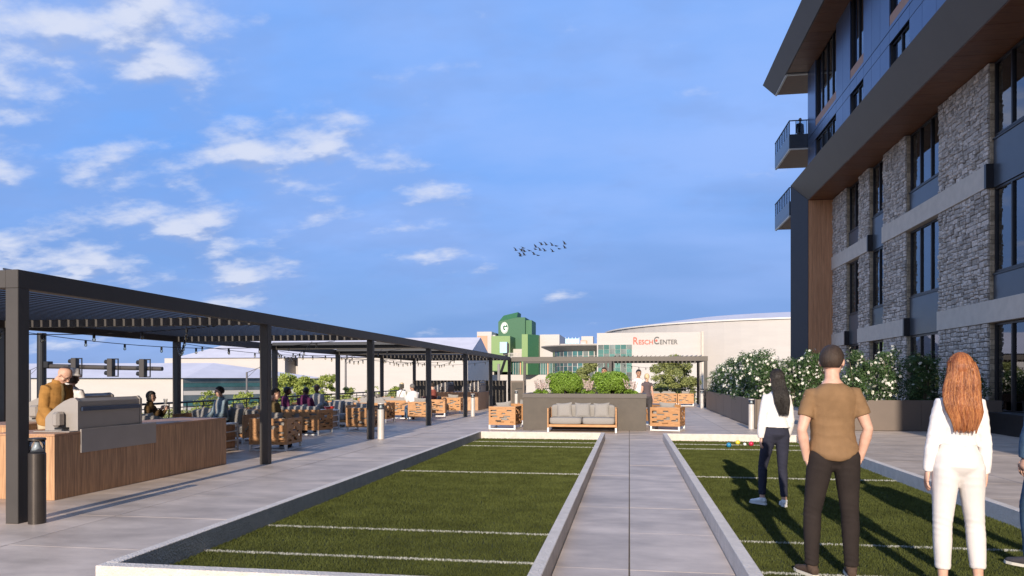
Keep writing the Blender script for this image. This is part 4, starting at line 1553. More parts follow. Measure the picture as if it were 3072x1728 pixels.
# ------------------------------------------------------------------ planter box with clipped hedges
pl = thing('planter_box', 'wide dark planter box behind the grey sofa', 'planter', (-1.32, 22.3, 0))
PB = (-3.12, 0.48, 21.62, 23.4)
ob('body', MB().cbox(PB[0], PB[1], PB[2], PB[3], 0, 0.945, 0.006), 'planter', pl, world=True)
rm = MB().box(PB[0] - .012, PB[1] + .012, PB[2] - .012, PB[2] + 0.10, 0.948, 1.07).box(PB[0] - .012, PB[1] + .012, PB[3] - 0.10, PB[3] + .012, 0.948, 1.07)
rm.box(PB[0] - .012, PB[0] + 0.10, PB[2] + .101, PB[3] - .101, 0.948, 1.07).box(PB[1] - .10, PB[1] + .012, PB[2] + .101, PB[3] - .101, 0.948, 1.07)
ob('rim', rm, 'planter_rim', pl, world=True)
ob('soil', MB().box(PB[0] + .101, PB[1] - .101, PB[2] + .101, PB[3] - .101, 0.946, 1.0), 'soil', pl, world=True)


def boxwood(x, label, seed):
    t = thing('shrub', label, 'shrub', (x, 22.45, 1.0), 0, 'clipped round shrubs in the planter box')
    r = random.Random(seed)
    lumps = [((0, 0, 0.33), (0.52, 0.44, 0.40))]
    for k in range(16):
        a = r.uniform(0, 6.28)
        q = r.uniform(0.25, 0.42)
        lumps.append(((math.cos(a) * q, math.sin(a) * q * .85, 0.22 + r.uniform(0, 0.32)), (0.20, 0.18, 0.19)))
    foliage('crown', lumps, 21000, 0.050, 'leaf_box', t, seed, 0.70, 0.65, zmin=0.0, thin=-0.36)
    st = MB()
    for k in range(5):
        a = k * 1.25
        st.tube([(0, 0, 0), (math.cos(a) * .12, math.sin(a) * .12, 0.2), (math.cos(a) * .25, math.sin(a) * .2, 0.45)], [0.018, 0.012, 0.006], 6)
    ob('stem', st, 'bark', t)


boxwood(-1.93, 'left clipped round green shrub in the planter box', 31)
boxwood(-0.52, 'right clipped round green shrub in the planter box', 32)


def salvia(loc, label, seed, n=16, h=0.48):
    t = thing('flowering_plant', label, 'plant', loc, 0, 'pink spiked flowering plants')
    r = random.Random(seed)
    st, pts, nr = MB(), [], []
    for k in range(n):
        a, q = r.uniform(0, 6.28), r.uniform(0.02, 0.09)
        lean = r.uniform(0.03, 0.17)
        hh = h * r.uniform(0.7, 1.1)
        top = (math.cos(a) * (q + lean), math.sin(a) * (q + lean), hh)
        st.tube([(math.cos(a) * q, math.sin(a) * q, 0), top], [0.004, 0.002], 5)
        for j in range(26):
            f = 0.45 + 0.55 * j / 26
            b = r.uniform(0, 6.28)
            pts.append((math.cos(a) * (q + lean * f) + math.cos(b) * .016, math.sin(a) * (q + lean * f) + math.sin(b) * .016, hh * f))
            nr.append((math.cos(b), math.sin(b), .4))
    ob('stem', st, 'leaf_box', t)
    flowers('blossom', np.array(pts), np.array(nr), 0.017, 'petal_pink', t, seed)
    foliage('leaves', [((0, 0, 0.08), (0.20, 0.17, 0.12))], 900, 0.055, 'leaf_box', t, seed, 0.3, 0.8, zmin=-0.01)


salvia((-2.58, 21.98, 1.0), 'pink flower spikes at the left end of the planter box', 41)
salvia((-1.22, 21.90, 1.0), 'pink flower spikes between the two round shrubs', 42)
salvia((0.06, 21.98, 1.0), 'pink flower spikes at the right end of the planter box', 43)
salvia((-2.75, 22.9, 1.0), 'pale flower spikes behind the left round shrub', 44, 9)

# ------------------------------------------------------------------ brown planter run and white flowering hedge
run = thing('planter_run', 'long run of brown metal planter panels receding along the right of the terrace', 'planter', (4.15, 30, 0))
pe = [23.05, 24.35, 25.75, 28.2, 30.7, 33.2, 36.0, 37.4]
for a, b in zip(pe[:-1], pe[1:]):
    ob('panel', MB().cbox(3.75, 3.79, a + 0.012, b - 0.012, 0.02, 0.89, 0.005), 'fence_panel', run, world=True)
ob('end_panel', MB().cbox(3.80, 4.62, 23.06, 23.10, 0.02, 0.885, 0.005), 'fence_panel', run, world=True)
ob('end_panel', MB().cbox(3.80, 4.62, 37.34, 37.38, 0.02, 0.885, 0.005), 'black_metal', run, world=True)
ob('core', MB().box(3.795, 4.6, 23.11, 37.33, 0.0, 0.82), 'soil', run, world=True)
pb = thing('planter_box', 'brown planter box set across the terrace in front of the building, half in shade', 'planter', (8.3, 23.1, 0))
for k, (a, b) in enumerate(((6.16, 8.28), (8.28, 10.4))):
    ob('panel', MB().cbox(a + .002, b - .002, 22.70, 22.74, 0.01, 0.89, 0.004), 'fence_panel', pb, world=True)
ob('end_panel', MB().cbox(6.16, 6.20, 22.745, 23.6, 0.01, 0.888, 0.004), 'fence_panel', pb, world=True)
ob('core', MB().box(6.205, 10.39, 22.745, 23.6, 0, 0.83), 'soil', pb, world=True)


def bush(loc, w, d, h, label, seed, nfl):
    """tall flowering bush in a planter: uneven crown of leaf clumps, white blossoms"""
    t = thing('flowering_bush', label, 'bush', loc, 0, 'white flowering bushes')
    r = random.Random(seed)
    lumps = []
    for k in range(int(28 + 22 * d)):
        z = r.uniform(0.0, h * .9)
        f = 1.0 - 0.45 * (z / h) ** 2
        lumps.append(((r.uniform(-w, w) * .42 * f, r.uniform(-d, d) * .40 * f, z), (r.uniform(.16, .27), r.uniform(.16, .27), r.uniform(.16, .30))))
    foliage('crown', lumps, int(6500 * w * h * max(1.0, d * 0.62)), 0.052, 'leaf_dark', t, seed, 0.55, 0.6)
    rg = np.random.default_rng(seed)
    nfl = int(nfl * 4.2)
    p, dn = lump_points(nfl * 4, lumps, rg, 1.0)
    k = (dn[:, 1] < 0.35) & (p[:, 2] > 0.05)
    k2 = p[:, 1] < np.quantile(p[:, 1], 0.7)
    s = np.where(k & k2)[0][:nfl]
    flowers('blossom', p[s], dn[s], 0.047, 'petal', t, seed)
    st = MB()
    for k in range(6):
        a = r.uniform(0, 6.28)
        st.tube([(math.cos(a) * .08, math.sin(a) * .08, -0.1), (math.cos(a) * w * .2, math.sin(a) * d * .2, h * .5), (math.cos(a) * w * .28, math.sin(a) * d * .25, h * .85)], [0.02, 0.014, 0.006], 6)
    ob('stem', st, 'bark', t)


bush((4.2, 36.1, 0.85), 0.95, 2.6, 0.95, 'lowest white flowering bush at the far end of the planter run', 51, 60)
bush((4.2, 33.3, 0.85), 0.95, 2.8, 1.25, 'white flowering bush, second from the far end of the planter run', 52, 110)
bush((4.2, 30.4, 0.85), 0.95, 2.8, 1.48, 'dense white flowering bush in the middle of the planter run', 53, 130)
bush((4.2, 27.5, 0.85), 0.95, 2.8, 1.60, 'white flowering bush, second from the near end of the planter run', 54, 120)
bush((4.25, 24.7, 0.85), 1.0, 2.4, 1.58, 'tallest white flowering bush at the near end of the planter run', 55, 60)
bush((4.95, 24.0, 0.8), 0.8, 1.2, 1.35, 'lower white flowering bush filling the gap beside the tallest one', 61, 30)
bush((5.45, 23.6, 0.75), 0.95, 0.9, 1.62, 'narrow white flowering bush between the far player and the brown t-shirt', 56, 36)
bush((6.72, 23.2, 0.85), 1.0, 0.8, 1.52, 'white flowering bush just right of the brown t-shirt', 57, 36)
bush((7.55, 23.2, 0.85), 0.75, 0.8, 1.55, 'white flowering bush second from the right in the cross planter', 58, 30)
bush((8.45, 23.2, 0.85), 1.15, 0.8, 1.45, 'shaded dark bush at the right of the cross planter', 59, 14)
bush((9.6, 23.2, 0.85), 1.1, 0.8, 1.2, 'shaded dark bush nearest the stone wall', 60, 8)


# ------------------------------------------------------------------ trees
def tree(loc, h, cr, label, seed, m, n, group, trunk_h=None, leaf=0.12, zs=1.0):
    t = thing('tree', label, 'tree', loc, 0, group)
    r = random.Random(seed)
    th = trunk_h if trunk_h is not None else h * .35
    tr = MB().tube([(0, 0, 0), (0.03, 0.02, th * .6), (0, 0, h * .8)], [0.11, 0.085, 0.02], 8)
    for k in range(9):
        a = r.uniform(0, 6.28)
        z0 = th * .8 + (h - th) * .5 * k / 9
        q = cr * r.uniform(.5, .85)
        tr.tube([(0, 0, z0), (math.cos(a) * q * .5, math.sin(a) * q * .5, z0 + q * .4), (math.cos(a) * q, math.sin(a) * q, z0 + q * .7)], [0.04, 0.025, 0.008], 6)
    ob('trunk', tr, 'bark', t)
    lumps = []
    for k in range(70):
        z = r.uniform(0, 1)
        f = math.sin(math.pi * (0.18 + 0.74 * z)) ** .8
        a = r.uniform(0, 6.28)
        q = cr * f * math.sqrt(r.random())
        s = cr * r.uniform(.13, .27)
        lumps.append(((math.cos(a) * q, math.sin(a) * q, th + (h - th) * (0.05 + .92 * z)), (s, s, s * .75 * zs)))
    foliage('crown', lumps, n, leaf, m, t, seed, 0.35, 0.9, thin=-0.42)


GT = 'young street trees beyond the railing'
for k, (px_, Y, zt, cr, nm) in enumerate([(-19.6, 40, 1.75, 1.25, 'leftmost of the three tall pale green trees'), (-18.4, 40.5, 1.8, 1.2, 'middle one of the three tall pale green trees'),
                                         (-17.2, 40, 1.75, 1.2, 'rightmost of the three tall pale green trees'), (-20.8, 41, 1.5, 1.0, 'pale green tree half hidden by the second back post')]):
    tree((px_, Y, STREET_Z), zt - STREET_Z, cr, nm + ' beyond the railing', 70 + k, 'leaf_tree', 7000, GT, 3.0, 0.13)
for k, (x, Y, zt, cr, nm) in enumerate([(-16.6, 42, 0.95, 0.75, 'small tree top left of the third back post'), (-15.1, 42, 1.0, 0.85, 'small round tree top right of the third back post'), (-13.6, 42, 1.02, 0.85, 'small round tree top between third and fourth back posts'),
                                        (-13.6, 48, 1.05, 0.9, 'small tree top left of the fourth back post'), (-12.6, 48, 1.05, 0.85, 'small tree top just left of the low dark wall')]):
    tree((x, Y, STREET_Z), zt - STREET_Z, cr, nm, 80 + k, 'leaf_tree', 4200, 'small round tree tops above the railing', 3.4, 0.11)
for k, (x, Y, zt, cr, nm) in enumerate([(-24.5, 40, 0.75, 0.85, 'small tree top left of the blue denim shirt'), (-22.2, 40, 0.75, 0.8, 'small tree top right of the blue denim shirt')]):
    tree((x, Y, STREET_Z), zt - STREET_Z, cr, nm, 90 + k, 'leaf_tree', 3500, 'small tree tops by the banded glass', 3.6, 0.11)
tree((2.95, 51.5, STREET_Z), 2.95 - STREET_Z, 1.95, 'broad olive green tree behind the far pergola', 95, 'leaf_olive', 26000, 'trees behind the far pergola', 4.2, 0.12, 1.0)
tree((-2.75, 52, STREET_Z), 2.6 - STREET_Z, 1.5, 'olive green tree rising behind the two clipped shrubs', 96, 'leaf_olive', 18000, 'trees behind the far pergola', 4.0, 0.12, 1.0)

# ------------------------------------------------------------------ railing and parapet at the terrace edge
def railing(label, p0, p1, z=0.87, n=40):
    p0, p1 = Vector(p0), Vector(p1)
    t = thing('railing', label, 'railing', tuple(p0))
    d = p1 - p0
    r_ = lambda zz, rad: MB().tube([(0, 0, zz), (d.x, d.y, zz)], rad, 8)
    ob('top_rail', r_(z, 0.028), 'black_metal', t)
    ob('rail', r_(z - 0.13, 0.014), 'black_metal', t)
    ob('rail', r_(0.09, 0.014), 'black_metal', t)
    me = MB().box(-0.012, 0.012, -0.012, 0.012, 0, z - 0.03).mesh('baluster')
    me.materials.append(MATS['black_metal'])
    for k in range(n + 1):
        q = d * (k / n)
        ob('baluster', me, None, t, loc=(q.x, q.y, 0))


railing('black metal railing along the left terrace edge behind the lounge', (-11.98, 5.0, 0), (-11.98, 38.4, 0), n=42)
railing('black metal railing at the far end behind the far pergola', (-5.4, 44.9, 0), (4.6, 44.9, 0), n=26)
railing('short black railing beside the end of the planter run', (4.3, 38.0, 0), (4.3, 44.8, 0), n=20)
hd = thing('low_hedge', 'brown green low planting strip outside the left railing', 'hedge', (-13.2, 20, STREET_Z))
ob('bed', MB().box(-14.3, -12.12, 4, 44, STREET_Z, 0.22), 'mulch', hd, world=True)
foliage('leaves', [((-13.1, 5 + 1.1 * k, 0.30), (0.7, 0.75, 0.30)) for k in range(36)], 22000, 0.11, 'leaf_olive', hd, 61, 0.4, 0.8, loc=(13.2, -20, -STREET_Z))


# ------------------------------------------------------------------ string lights
def string_light(label, a, b, sag, n):
    a, b = Vector(a), Vector(b)
    t = thing('string_light', label, 'string light', tuple(a), 0, 'festoon string lights')
    P = [a.lerp(b, k / 24) - a + Vector((0, 0, -4 * sag * (k / 24) * (1 - k / 24))) for k in range(25)]
    ob('cord', MB().tube(P, 0.007, 6), 'black_metal', t)
    for k in range(n):
        f = (k + 0.7) / (n + 0.4)
        q = (b - a) * f + Vector((0, 0, -4 * sag * f * (1 - f)))
        s = ob('socket', MB().lathe([(0.014, 0.0), (0.022, -0.012), (0.022, -0.062), (0.016, -0.066)], n=10), 'black_metal', t, loc=q)
        ob('bulb', MB().ell((0, 0, -0.095), (0.028, 0.028, 0.034), 10, 8), 'bulb_glass', s, smooth=True)


for b in range(6):
    y0, y1 = PYS[b] + 0.1, PYS[b + 1] - 0.1
    nm = ['first', 'second', 'third', 'fourth', 'fifth', 'sixth'][b]
    string_light('festoon string under the %s bay running from back post to front post' % nm, (PBX + 0.1, y0, 2.44), (PFX - 0.9, y1, 2.46), 0.26, 9)
    string_light('festoon string under the %s bay running from front post to back post' % nm, (PFX - 1.6, y0, 2.46), (PBX + 0.1, y1, 2.44), 0.30, 9)
string_light('festoon string under the far pergola', (-0.9, FY0 + 0.2, 2.40), (3.85, FY1 - 0.3, 2.40), 0.32, 12)


# ------------------------------------------------------------------ traffic lights, street lamps, sign box
def tlight(x, y, z, label):
    t = thing('traffic_light', label, 'traffic light', (x, y, z), 0, 'traffic lights on the mast arm')
    ob('housing', MB().cbox(-0.16, 0.16, -0.16, 0.16, -0.52, 0.52, 0.02), 'dark_metal', t)
    for k in (-1, 0, 1):
        ob('visor', MB().tube([(-0.16, 0, 0.32 * k), (-0.36, 0, 0.32 * k + 0.02)], [0.13, 0.12], 12), 'black_metal', t)
    ob('bracket', MB().box(0.17, 0.46, -0.03, 0.03, 0.46, 0.52).box(0.17, 0.46, -0.03, 0.03, -0.52, -0.46).box(0.42, 0.46, -0.03, 0.03, -0.459, 0.459), 'black_metal', t)


mast = thing('traffic_mast', 'dark traffic signal mast with long horizontal arm behind the tan jacket', 'mast', (-33.8, 38, STREET_Z))
ob('pole', MB().tube([(-33.8, 38, STREET_Z), (-33.8, 38, 4.15)], [0.26, 0.24], 16), 'black_metal', mast, world=True)
ob('arm', MB().tube([(-33.5, 38, 2.22), (-26.1, 38, 2.05)], [0.14, 0.12], 14), 'dark_metal', mast, world=True)
ob('junction_box', MB().cbox(-33.53, -33.22, 37.8, 38.2, 2.12, 2.5, 0.02), 'black_metal', mast, world=True)
tlight(-31.4, 37.72, 2.16, 'traffic light nearest the mast pole')
tlight(-29.1, 37.72, 2.12, 'middle traffic light on the mast arm')
tlight(-27.1, 37.72, 2.08, 'traffic light at the free end of the mast arm')


def lamp(x, y, zt, label, dx=1.25, dz=0.42):
    t = thing('street_lamp', label, 'street lamp', (x, y, STREET_Z), 0, 'slim street lamps')
    h = zt - STREET_Z
    ob('pole', MB().tube([(0, 0, 0), (0, 0, h)], [0.12, 0.08], 10), 'lamp_grey', t)
    ob('arm', MB().tube([(0, 0, h - 0.05), (dx, 0, h + dz)], 0.03, 8).tube([(0, 0, h - 0.5), (dx * .8, 0, h + dz * .8)], 0.02, 8), 'lamp_grey', t)
    ob('lamp_head', MB().cbox(dx, dx + 0.55, -0.12, 0.12, h + dz - 0.05, h + dz + 0.06, 0.02), 'lamp_grey', t)


lamp(-33.1, 60, 2.05, 'slim street lamp left of the second front post')
lamp(-24.0, 60, 3.2, 'slim street lamp right of the three pale green trees')
lamp(-54.6, 60, 2.3, 'slim street lamp behind the nearest post')
lb = thing('sign_box', 'pale blue box sign on a leaning dark pole above the pergola corner', 'sign', (-10.6, 60, STREET_Z))
ob('pole', MB().cbox(-10.78, -10.58, 59.9, 60.1, STREET_Z, 2.7, 0.01), 'lamp_grey', lb, world=True)
ob('brace', MB().tube([(-10.6, 60, 1.8), (-10.05, 60, 3.45)], 0.07, 8).tube([(-10.45, 60, 1.9), (-9.95, 60, 3.45)], 0.05, 8), 'black_metal', lb, world=True)
ob('box', MB().cbox(-10.55, -9.95, 59.7, 60.3, 3.58, 4.5, 0.02), 'led_blue', lb, world=True)
ob('side_cover', MB().cbox(-9.948, -9.86, 59.72, 60.3, 3.62, 4.4, 0.01), 'black_metal', lb, world=True)
ob('bracket', MB().box(-10.3, -9.9, 59.9, 60.1, 3.40, 3.578), 'black_metal', lb, world=True)

# ------------------------------------------------------------------ bocce balls
for x, y, r_, m, nm in ((2.18, 16.87, 0.056, 'ball_blue', 'blue bocce ball, leftmost on the right court'), (2.47, 17.58, 0.056, 'ball_yellow', 'yellow bocce ball nearest the far curb'),
                        (2.59, 17.34, 0.036, 'ball_white', 'small white target ball between yellow and red balls'), (2.72, 17.28, 0.056, 'ball_red', 'red bocce ball beside the small white ball'), (3.0, 16.55, 0.056, 'ball_green', 'green bocce ball beside the legs of the far player')):
    o = ob('bocce_ball', MB().ell((0, 0, 0), (r_, r_, r_), 24, 16), m, None, loc=(x, y, TURF_Z + 0.008 + r_), smooth=True)
    tag(o, nm, 'ball', 'bocce balls')

# ------------------------------------------------------------------ birds in flight
bpix = [(1547, 748), (1562, 747), (1576, 750), (1584, 745), (1602, 741), (1611, 745), (1631, 743), (1640, 736), (1657, 737), (1675, 742), (1692, 740), (1697, 739), (1655, 750), (1674, 748), (1637, 756), (1624, 755), (1603, 763), (1610, 760), (1579, 760), (1577, 768), (1563, 768), (1567, 770)]
br = random.Random(5)
ord_ = sorted(range(len(bpix)), key=lambda i: bpix[i][0])
for rank, i in enumerate(ord_):
    u, v = bpix[i]
    Y = 200 + br.uniform(-4, 4)
    X = -34.32 + (u - 1510) * (16.57 / 180)
    Z = 37.5 - (v - 740) * 0.0905
    mb = MB()
    up = br.choice((0.15, 0.75, 0.8))
    mb.tube([(-0.5, 0, 0), (-0.25, 0, 0.03), (0.1, 0, 0.02), (0.45, 0, 0.05), (0.62, 0, 0.05)], [0.03, 0.12, 0.14, 0.06, 0.02], 8)
    for s in (-1, 1):
        w1 = Vector((-0.28, s * 0.38, 0.42 * up + .1))
        w2 = Vector((-0.55 if s > 0 else -0.75, s * 0.75, 0.95 * up + .12))
        mb.add([(0.2, s * .08, .05), (-0.2, s * .08, .05), (w1.x - .14, w1.y, w1.z), (w1.x + .28, w1.y, w1.z), (w2.x - .03, w2.y, w2.z), (w2.x + .1, w2.y, w2.z),
                (0.2, s * .08, .08), (-0.2, s * .08, .08), (w1.x - .14, w1.y, w1.z + .03), (w1.x + .28, w1.y, w1.z + .03)],
               [(0, 1, 2, 3), (3, 2, 4, 5), (6, 9, 8, 7), (9, 5, 4, 8), (0, 3, 9, 6), (3, 5, 9), (1, 7, 8, 2), (2, 8, 4)])
    o = ob('bird', mb, 'bird', None, loc=(X, Y, Z), rot=(R(br.uniform(-12, 12)), 0, R(br.uniform(-12, 12))))
    o.scale = (0.9, 0.9, 0.9)
    nth = ['leftmost', 'second', 'third', 'fourth', 'fifth', 'sixth', 'seventh', 'eighth', 'ninth', 'tenth', 'eleventh', 'twelfth', 'thirteenth', 'fourteenth', 'fifteenth', 'sixteenth', 'seventeenth', 'eighteenth', 'nineteenth', 'twentieth', 'twenty-first', 'rightmost'][rank]
    tag(o, ('%s bird of the flock flying in the sky' % nth) if nth in ('leftmost', 'rightmost') else '%s bird from the left in the flying flock' % nth, 'bird', 'flock of birds')
# ------------------------------------------------------------------ people
TMP = bpy.data.scenes.new('workbench')


def baked(mb, voxel, smooth=3, name='mesh'):
    """fuse a set of overlapping lofts into one continuous skin"""
    me = mb.mesh(name)
    o = bpy.data.objects.new(name, me)
    TMP.collection.objects.link(o)
    m = o.modifiers.new('r', 'REMESH')
    m.mode = 'VOXEL'
    m.voxel_size = voxel
    m.use_smooth_shade = True
    if smooth:
        s = o.modifiers.new('s', 'SMOOTH')
        s.factor = 0.5
        s.iterations = smooth
    vl = TMP.view_layers[0]
    vl.update()
    r = bpy.data.meshes.new_from_object(o.evaluated_get(vl.depsgraph))
    bpy.data.objects.remove(o)
    bpy.data.meshes.remove(me)
    r.name = name
    return r


def folds(me, amp, freq=(9, 9, 5), seed=0, zones=()):
    """cloth relief: low rolling folds, stronger in the given (centre, radius, gain, direction) zones"""
    n = len(me.vertices)
    co = np.empty(n * 3, np.float32)
    no = np.empty(n * 3, np.float32)
    me.vertices.foreach_get('co', co)
    me.vertices.foreach_get('normal', no)
    co = co.reshape(-1, 3)
    no = no.reshape(-1, 3)
    out_ = co.copy()
    for i in range(n):
        p = co[i]
        q = Vector((p[0] * freq[0] + seed, p[1] * freq[1], p[2] * freq[2]))
        v = mnoise.noise(q) + 0.5 * mnoise.noise(q * 2.3)
        a = amp * v
        for c, rad, gain, fr in zones:
            d = math.sqrt((p[0] - c[0]) ** 2 + (p[1] - c[1]) ** 2 + (p[2] - c[2]) ** 2)
            if d < rad:
                w = (1 - d / rad) ** 1.0
                r_ = mnoise.noise(Vector((p[0] * 6 + seed, p[1] * 6, 0)))
                a += gain * w * (1 - abs(math.sin(fr * p[2] + fr * 0.35 * (p[0] + p[1]) + 2.2 * r_)) - 0.4)
        out_[i] = p + no[i] * a
    me.vertices.foreach_set('co', out_.ravel())
    me.update()


def ellring(c, a, b, X, Y, n=20, e=1.0):
    r = []
    for j in range(n):
        th = 2 * math.pi * j / n
        ca, sa = math.cos(th), math.sin(th)
        r.append(tuple(c + X * (a * math.copysign(abs(ca) ** e, ca)) + Y * (b * math.copysign(abs(sa) ** e, sa))))
    return r


MALE = [(-.09, .150, .105, .0), (-.03, .168, .120, -.014), (.04, .162, .116, -.010), (.11, .148, .106, .0), (.18, .142, .102, .004), (.26, .152, .106, .004), (.34, .168, .114, .0), (.40, .176, .114, -.006), (.44, .172, .106, -.012), (.475, .140, .094, -.016), (.505, .098, .080, -.018), (.55, .062, .062, -.012)]
FEM = [(-.09, .158, .110, .0), (-.03, .176, .124, -.020), (.04, .168, .114, -.014), (.11, .130, .094, .0), (.18, .114, .086, .004), (.26, .125, .094, .010), (.34, .144, .108, .014), (.40, .148, .100, .004), (.44, .142, .090, -.008), (.475, .112, .078, -.014), (.505, .076, .066, -.016), (.55, .050, .052, -.010)]


def person(label, loc, rotz, H=1.76, sex='m', skin='skin_light', lean=0.0, side=0.0, head=(0, 0), armL=None, armR=None, legL=None, legR=None, sit=None,
           top=('white_cotton', 'long', 0.10, 0.012), bottom=('trousers_dark', 0.02, 0.010), shoes='sneaker_brown', hair=('short', 'hair_brown'), hi=False, group=None, hem_round=0.0, extras=(), open_jacket=None, waist=1.0, sole='sole_white', z0=0.0):
    k = H / 1.80
    t = thing('person', label, 'person', loc, rotz, group)
    prof = MALE if sex == 'm' else FEM
    shx, hipx = (.160, .092) if sex == 'm' else (.134, .088)
    armL = armL or ((.10, .0, -1), (.05, .12, -1))
    armR = armR or ((.10, .0, -1), (.05, .12, -1))
    legL = legL or ((.05, .02, -1), (.0, -.03, -1), 8)
    legR = legR or ((.05, .02, -1), (.0, -.03, -1), 8)
    TH, SH = .442, .42

    def nv(v, s=1):
        return Vector((v[0] * s, v[1], v[2])).normalized()
    # skeleton, hips first
    legs = []
    low = 0
    for s, lg in ((-1, legL), (1, legR)):
        hip = Vector((s * hipx, 0, -.04))
        kn = hip + nv(lg[0], s) * TH
        an = kn + nv(lg[1], s) * SH
        legs.append((s, hip, kn, an, lg[2]))
        low = min(low, an.z)
    pz = (sit + 0.115) / k if sit is not None else -low + 0.078
    P0 = Vector((0, 0, pz))
    sp = (Matrix.Rotation(R(-lean), 3, 'X') @ Matrix.Rotation(R(side), 3, 'Y'))
    bx, by, bz = sp @ Vector((1, 0, 0)), sp @ Vector((0, 1, 0)), sp @ Vector((0, 0, 1))

    def torso(h, dx=0, dy=0):
        f = min(1.0, max(0.0, (h + .05) / .20))     # pelvis stays level, the spine leans
        b = Vector((0, 0, 1)).lerp(bz, f)
        return P0 + b * h + bx * dx + by * dy

    def prof_at(h):
        for i in range(len(prof) - 1):
            if prof[i][0] <= h <= prof[i + 1][0]:
                u = (h - prof[i][0]) / (prof[i + 1][0] - prof[i][0])
                return [prof[i][j] * (1 - u) + prof[i + 1][j] * u for j in range(4)]
        return list(prof[0] if h < prof[0][0] else prof[-1])
    arms = []
    for s, ar in ((-1, armL), (1, armR)):
        sh = torso(.440, s * shx, -.012)
        u = (bx * (ar[0][0] * s) + by * ar[0][1] + bz * ar[0][2]).normalized()
        f = (bx * (ar[1][0] * s) + by * ar[1][1] + bz * ar[1][2]).normalized()
        el = sh + u * .285
        wr = el + f * .255
        hd = (bx * (ar[2][0] * s) + by * ar[2][1] + bz * ar[2][2]).normalized() if len(ar) > 2 else f
        arms.append((s, sh, el, wr, hd, ar[3] if len(ar) > 3 else 0.35))
    nk = torso(.588, 0, -.002)
    hy, hp = head
    hm = sp @ Matrix.Rotation(R(hy), 3, 'Z') @ Matrix.Rotation(R(-hp), 3, 'X')
    hx, hyv, hz = hm @ Vector((1, 0, 0)), hm @ Vector((0, 1, 0)), hm @ Vector((0, 0, 1))
    hc = nk + hz * .104 + hyv * .018

    def hp3(x, y, z):
        return hc + hx * x + hyv * y + hz * z
    K = Matrix.Scale(k, 4)
    vox = .0075 if hi else .014
    # ---- body
    b = MB()
    b.rings([ellring(torso(q[0] + (.035 if q[0] < -.08 else 0), 0, q[3]), q[1] * (.97 if q[0] > -.08 else .80), q[2] * (.96 if q[0] > -.08 else .75), bx, by) for q in prof])
    b.tube([torso(.51, 0, -.016), torso(.57, 0, -.01), hc + hz * -.06 + hyv * -.012], [.058 if sex == 'm' else .048, .054 if sex == 'm' else .045, .05 if sex == 'm' else .044], 16)
    # head: skull, jaw, nose, brow, ears
    st = len(b.v)
    b.ell((0, -.008, .025), (.076, .094, .092), 20, 14)
    b.ell((0, .012, -.030), (.062, .072, .082), 18, 12)
    b.ell((0, .050, -.078), (.034, .034, .030), 14, 10)
    b.tube([(0, .082, .022), (0, .098, -.008), (0, .104, -.024), (0, .088, -.034)], [.008, .012, .016, .008], 10)
    b.ell((0, .068, .032), (.052, .022, .016), 14, 8)
    b.ell((0, .086, -.055), (.022, .010, .010), 12, 8)
    for s in (-1, 1):
        b.ell((s * .078, -.008, -.006), (.010, .020, .032), 10, 8)
        b.ell((s * .045, .055, -.03), (.022, .024, .022), 10, 8)
    hmat = Matrix(((hx.x, hyv.x, hz.x, hc.x), (hx.y, hyv.y, hz.y, hc.y), (hx.z, hyv.z, hz.z, hc.z), (0, 0, 0, 1))) @ Matrix.Scale(1.07, 4)
    b.move(hmat, st)
    fem = sex == 'f'
    am = .86 if fem else 1.0
    for s, sh, el, wr, hd, curl in arms:
        b.tube([sh + (sh - el).normalized() * -.0, sh.lerp(el, .3), sh.lerp(el, .6), el, el.lerp(wr, .25), el.lerp(wr, .6), wr], [.056 * am, .052 * am, .046 * am, .038 * am, .042 * am, .034 * am, .0265 * am], 14)
    for s, hip, kn, an, fy in legs:
        hip, kn, an = hip + P0, kn + P0, an + P0
        b.tube([hip, hip.lerp(kn, .3), hip.lerp(kn, .65), kn, kn.lerp(an, .28), kn.lerp(an, .65), an, an + Vector((0, 0, -.05))], [.088, .083, .068, .054, .056, .043, .034, .033], 16)
    core = b.move(K)
    me = baked(core, vox, 2, 'body')
    bm = bmesh.new()
    bm.from_mesh(me)
    # hands: palm and five separate fingers
    fm = MB()
    for s, sh, el, wr, hd, curl in arms:
        inw = (-bx * s)
        n_ = inw - hd * inw.dot(hd)
        if n_.length < .2:
            n_ = by - hd * by.dot(hd)
        n_.normalize()
        if curl < 0:
            n_, curl = (by - hd * by.dot(hd)).normalized(), -curl
        sd = n_.cross(hd).normalized()
        if sd.dot(by) < 0 and abs(sd.dot(by)) > .2:
            sd = -sd
        if abs(sd.dot(by)) <= .2 and sd.z < 0:
            sd = -sd
        fm.tube([wr - hd * .02, wr + hd * .015, wr + hd * .05, wr + hd * .085], [(.024, .018), (.030, .018), (.039, .016), (.037, .012)], 14, up=n_)
        for q, (off, ln) in enumerate(((.029, .066), (.0095, .076), (-.0105, .070), (-.029, .054))):
            base = wr + hd * (.080 - .004 * abs(q - 1)) + sd * off
            d = hd.copy()
            pts = [base]
            for j in range(3):
                ang = curl * (0.7 + 0.35 * j) + 0.05 * q
                d = (d * math.cos(ang) + n_ * math.sin(ang)).normalized()
                pts.append(pts[-1] + d * ln * (.42, .33, .25)[j])
            fm.tube(pts, [.0092, .0088, .0080, .0062], 8)
        th0 = wr + hd * .028 + sd * .026
        d1 = (hd * .75 + sd * .6 + n_ * .25).normalized()
        d2 = (hd * .9 + sd * .15 + n_ * .35).normalized()
        fm.tube([th0, th0 + d1 * .035, th0 + d1 * .035 + d2 * .03, th0 + d1 * .035 + d2 * .052], [.0125, .011, .0098, .007], 8)
    fm.move(K)
    fme = fm.mesh('x', True)
    bm.from_mesh(fme)
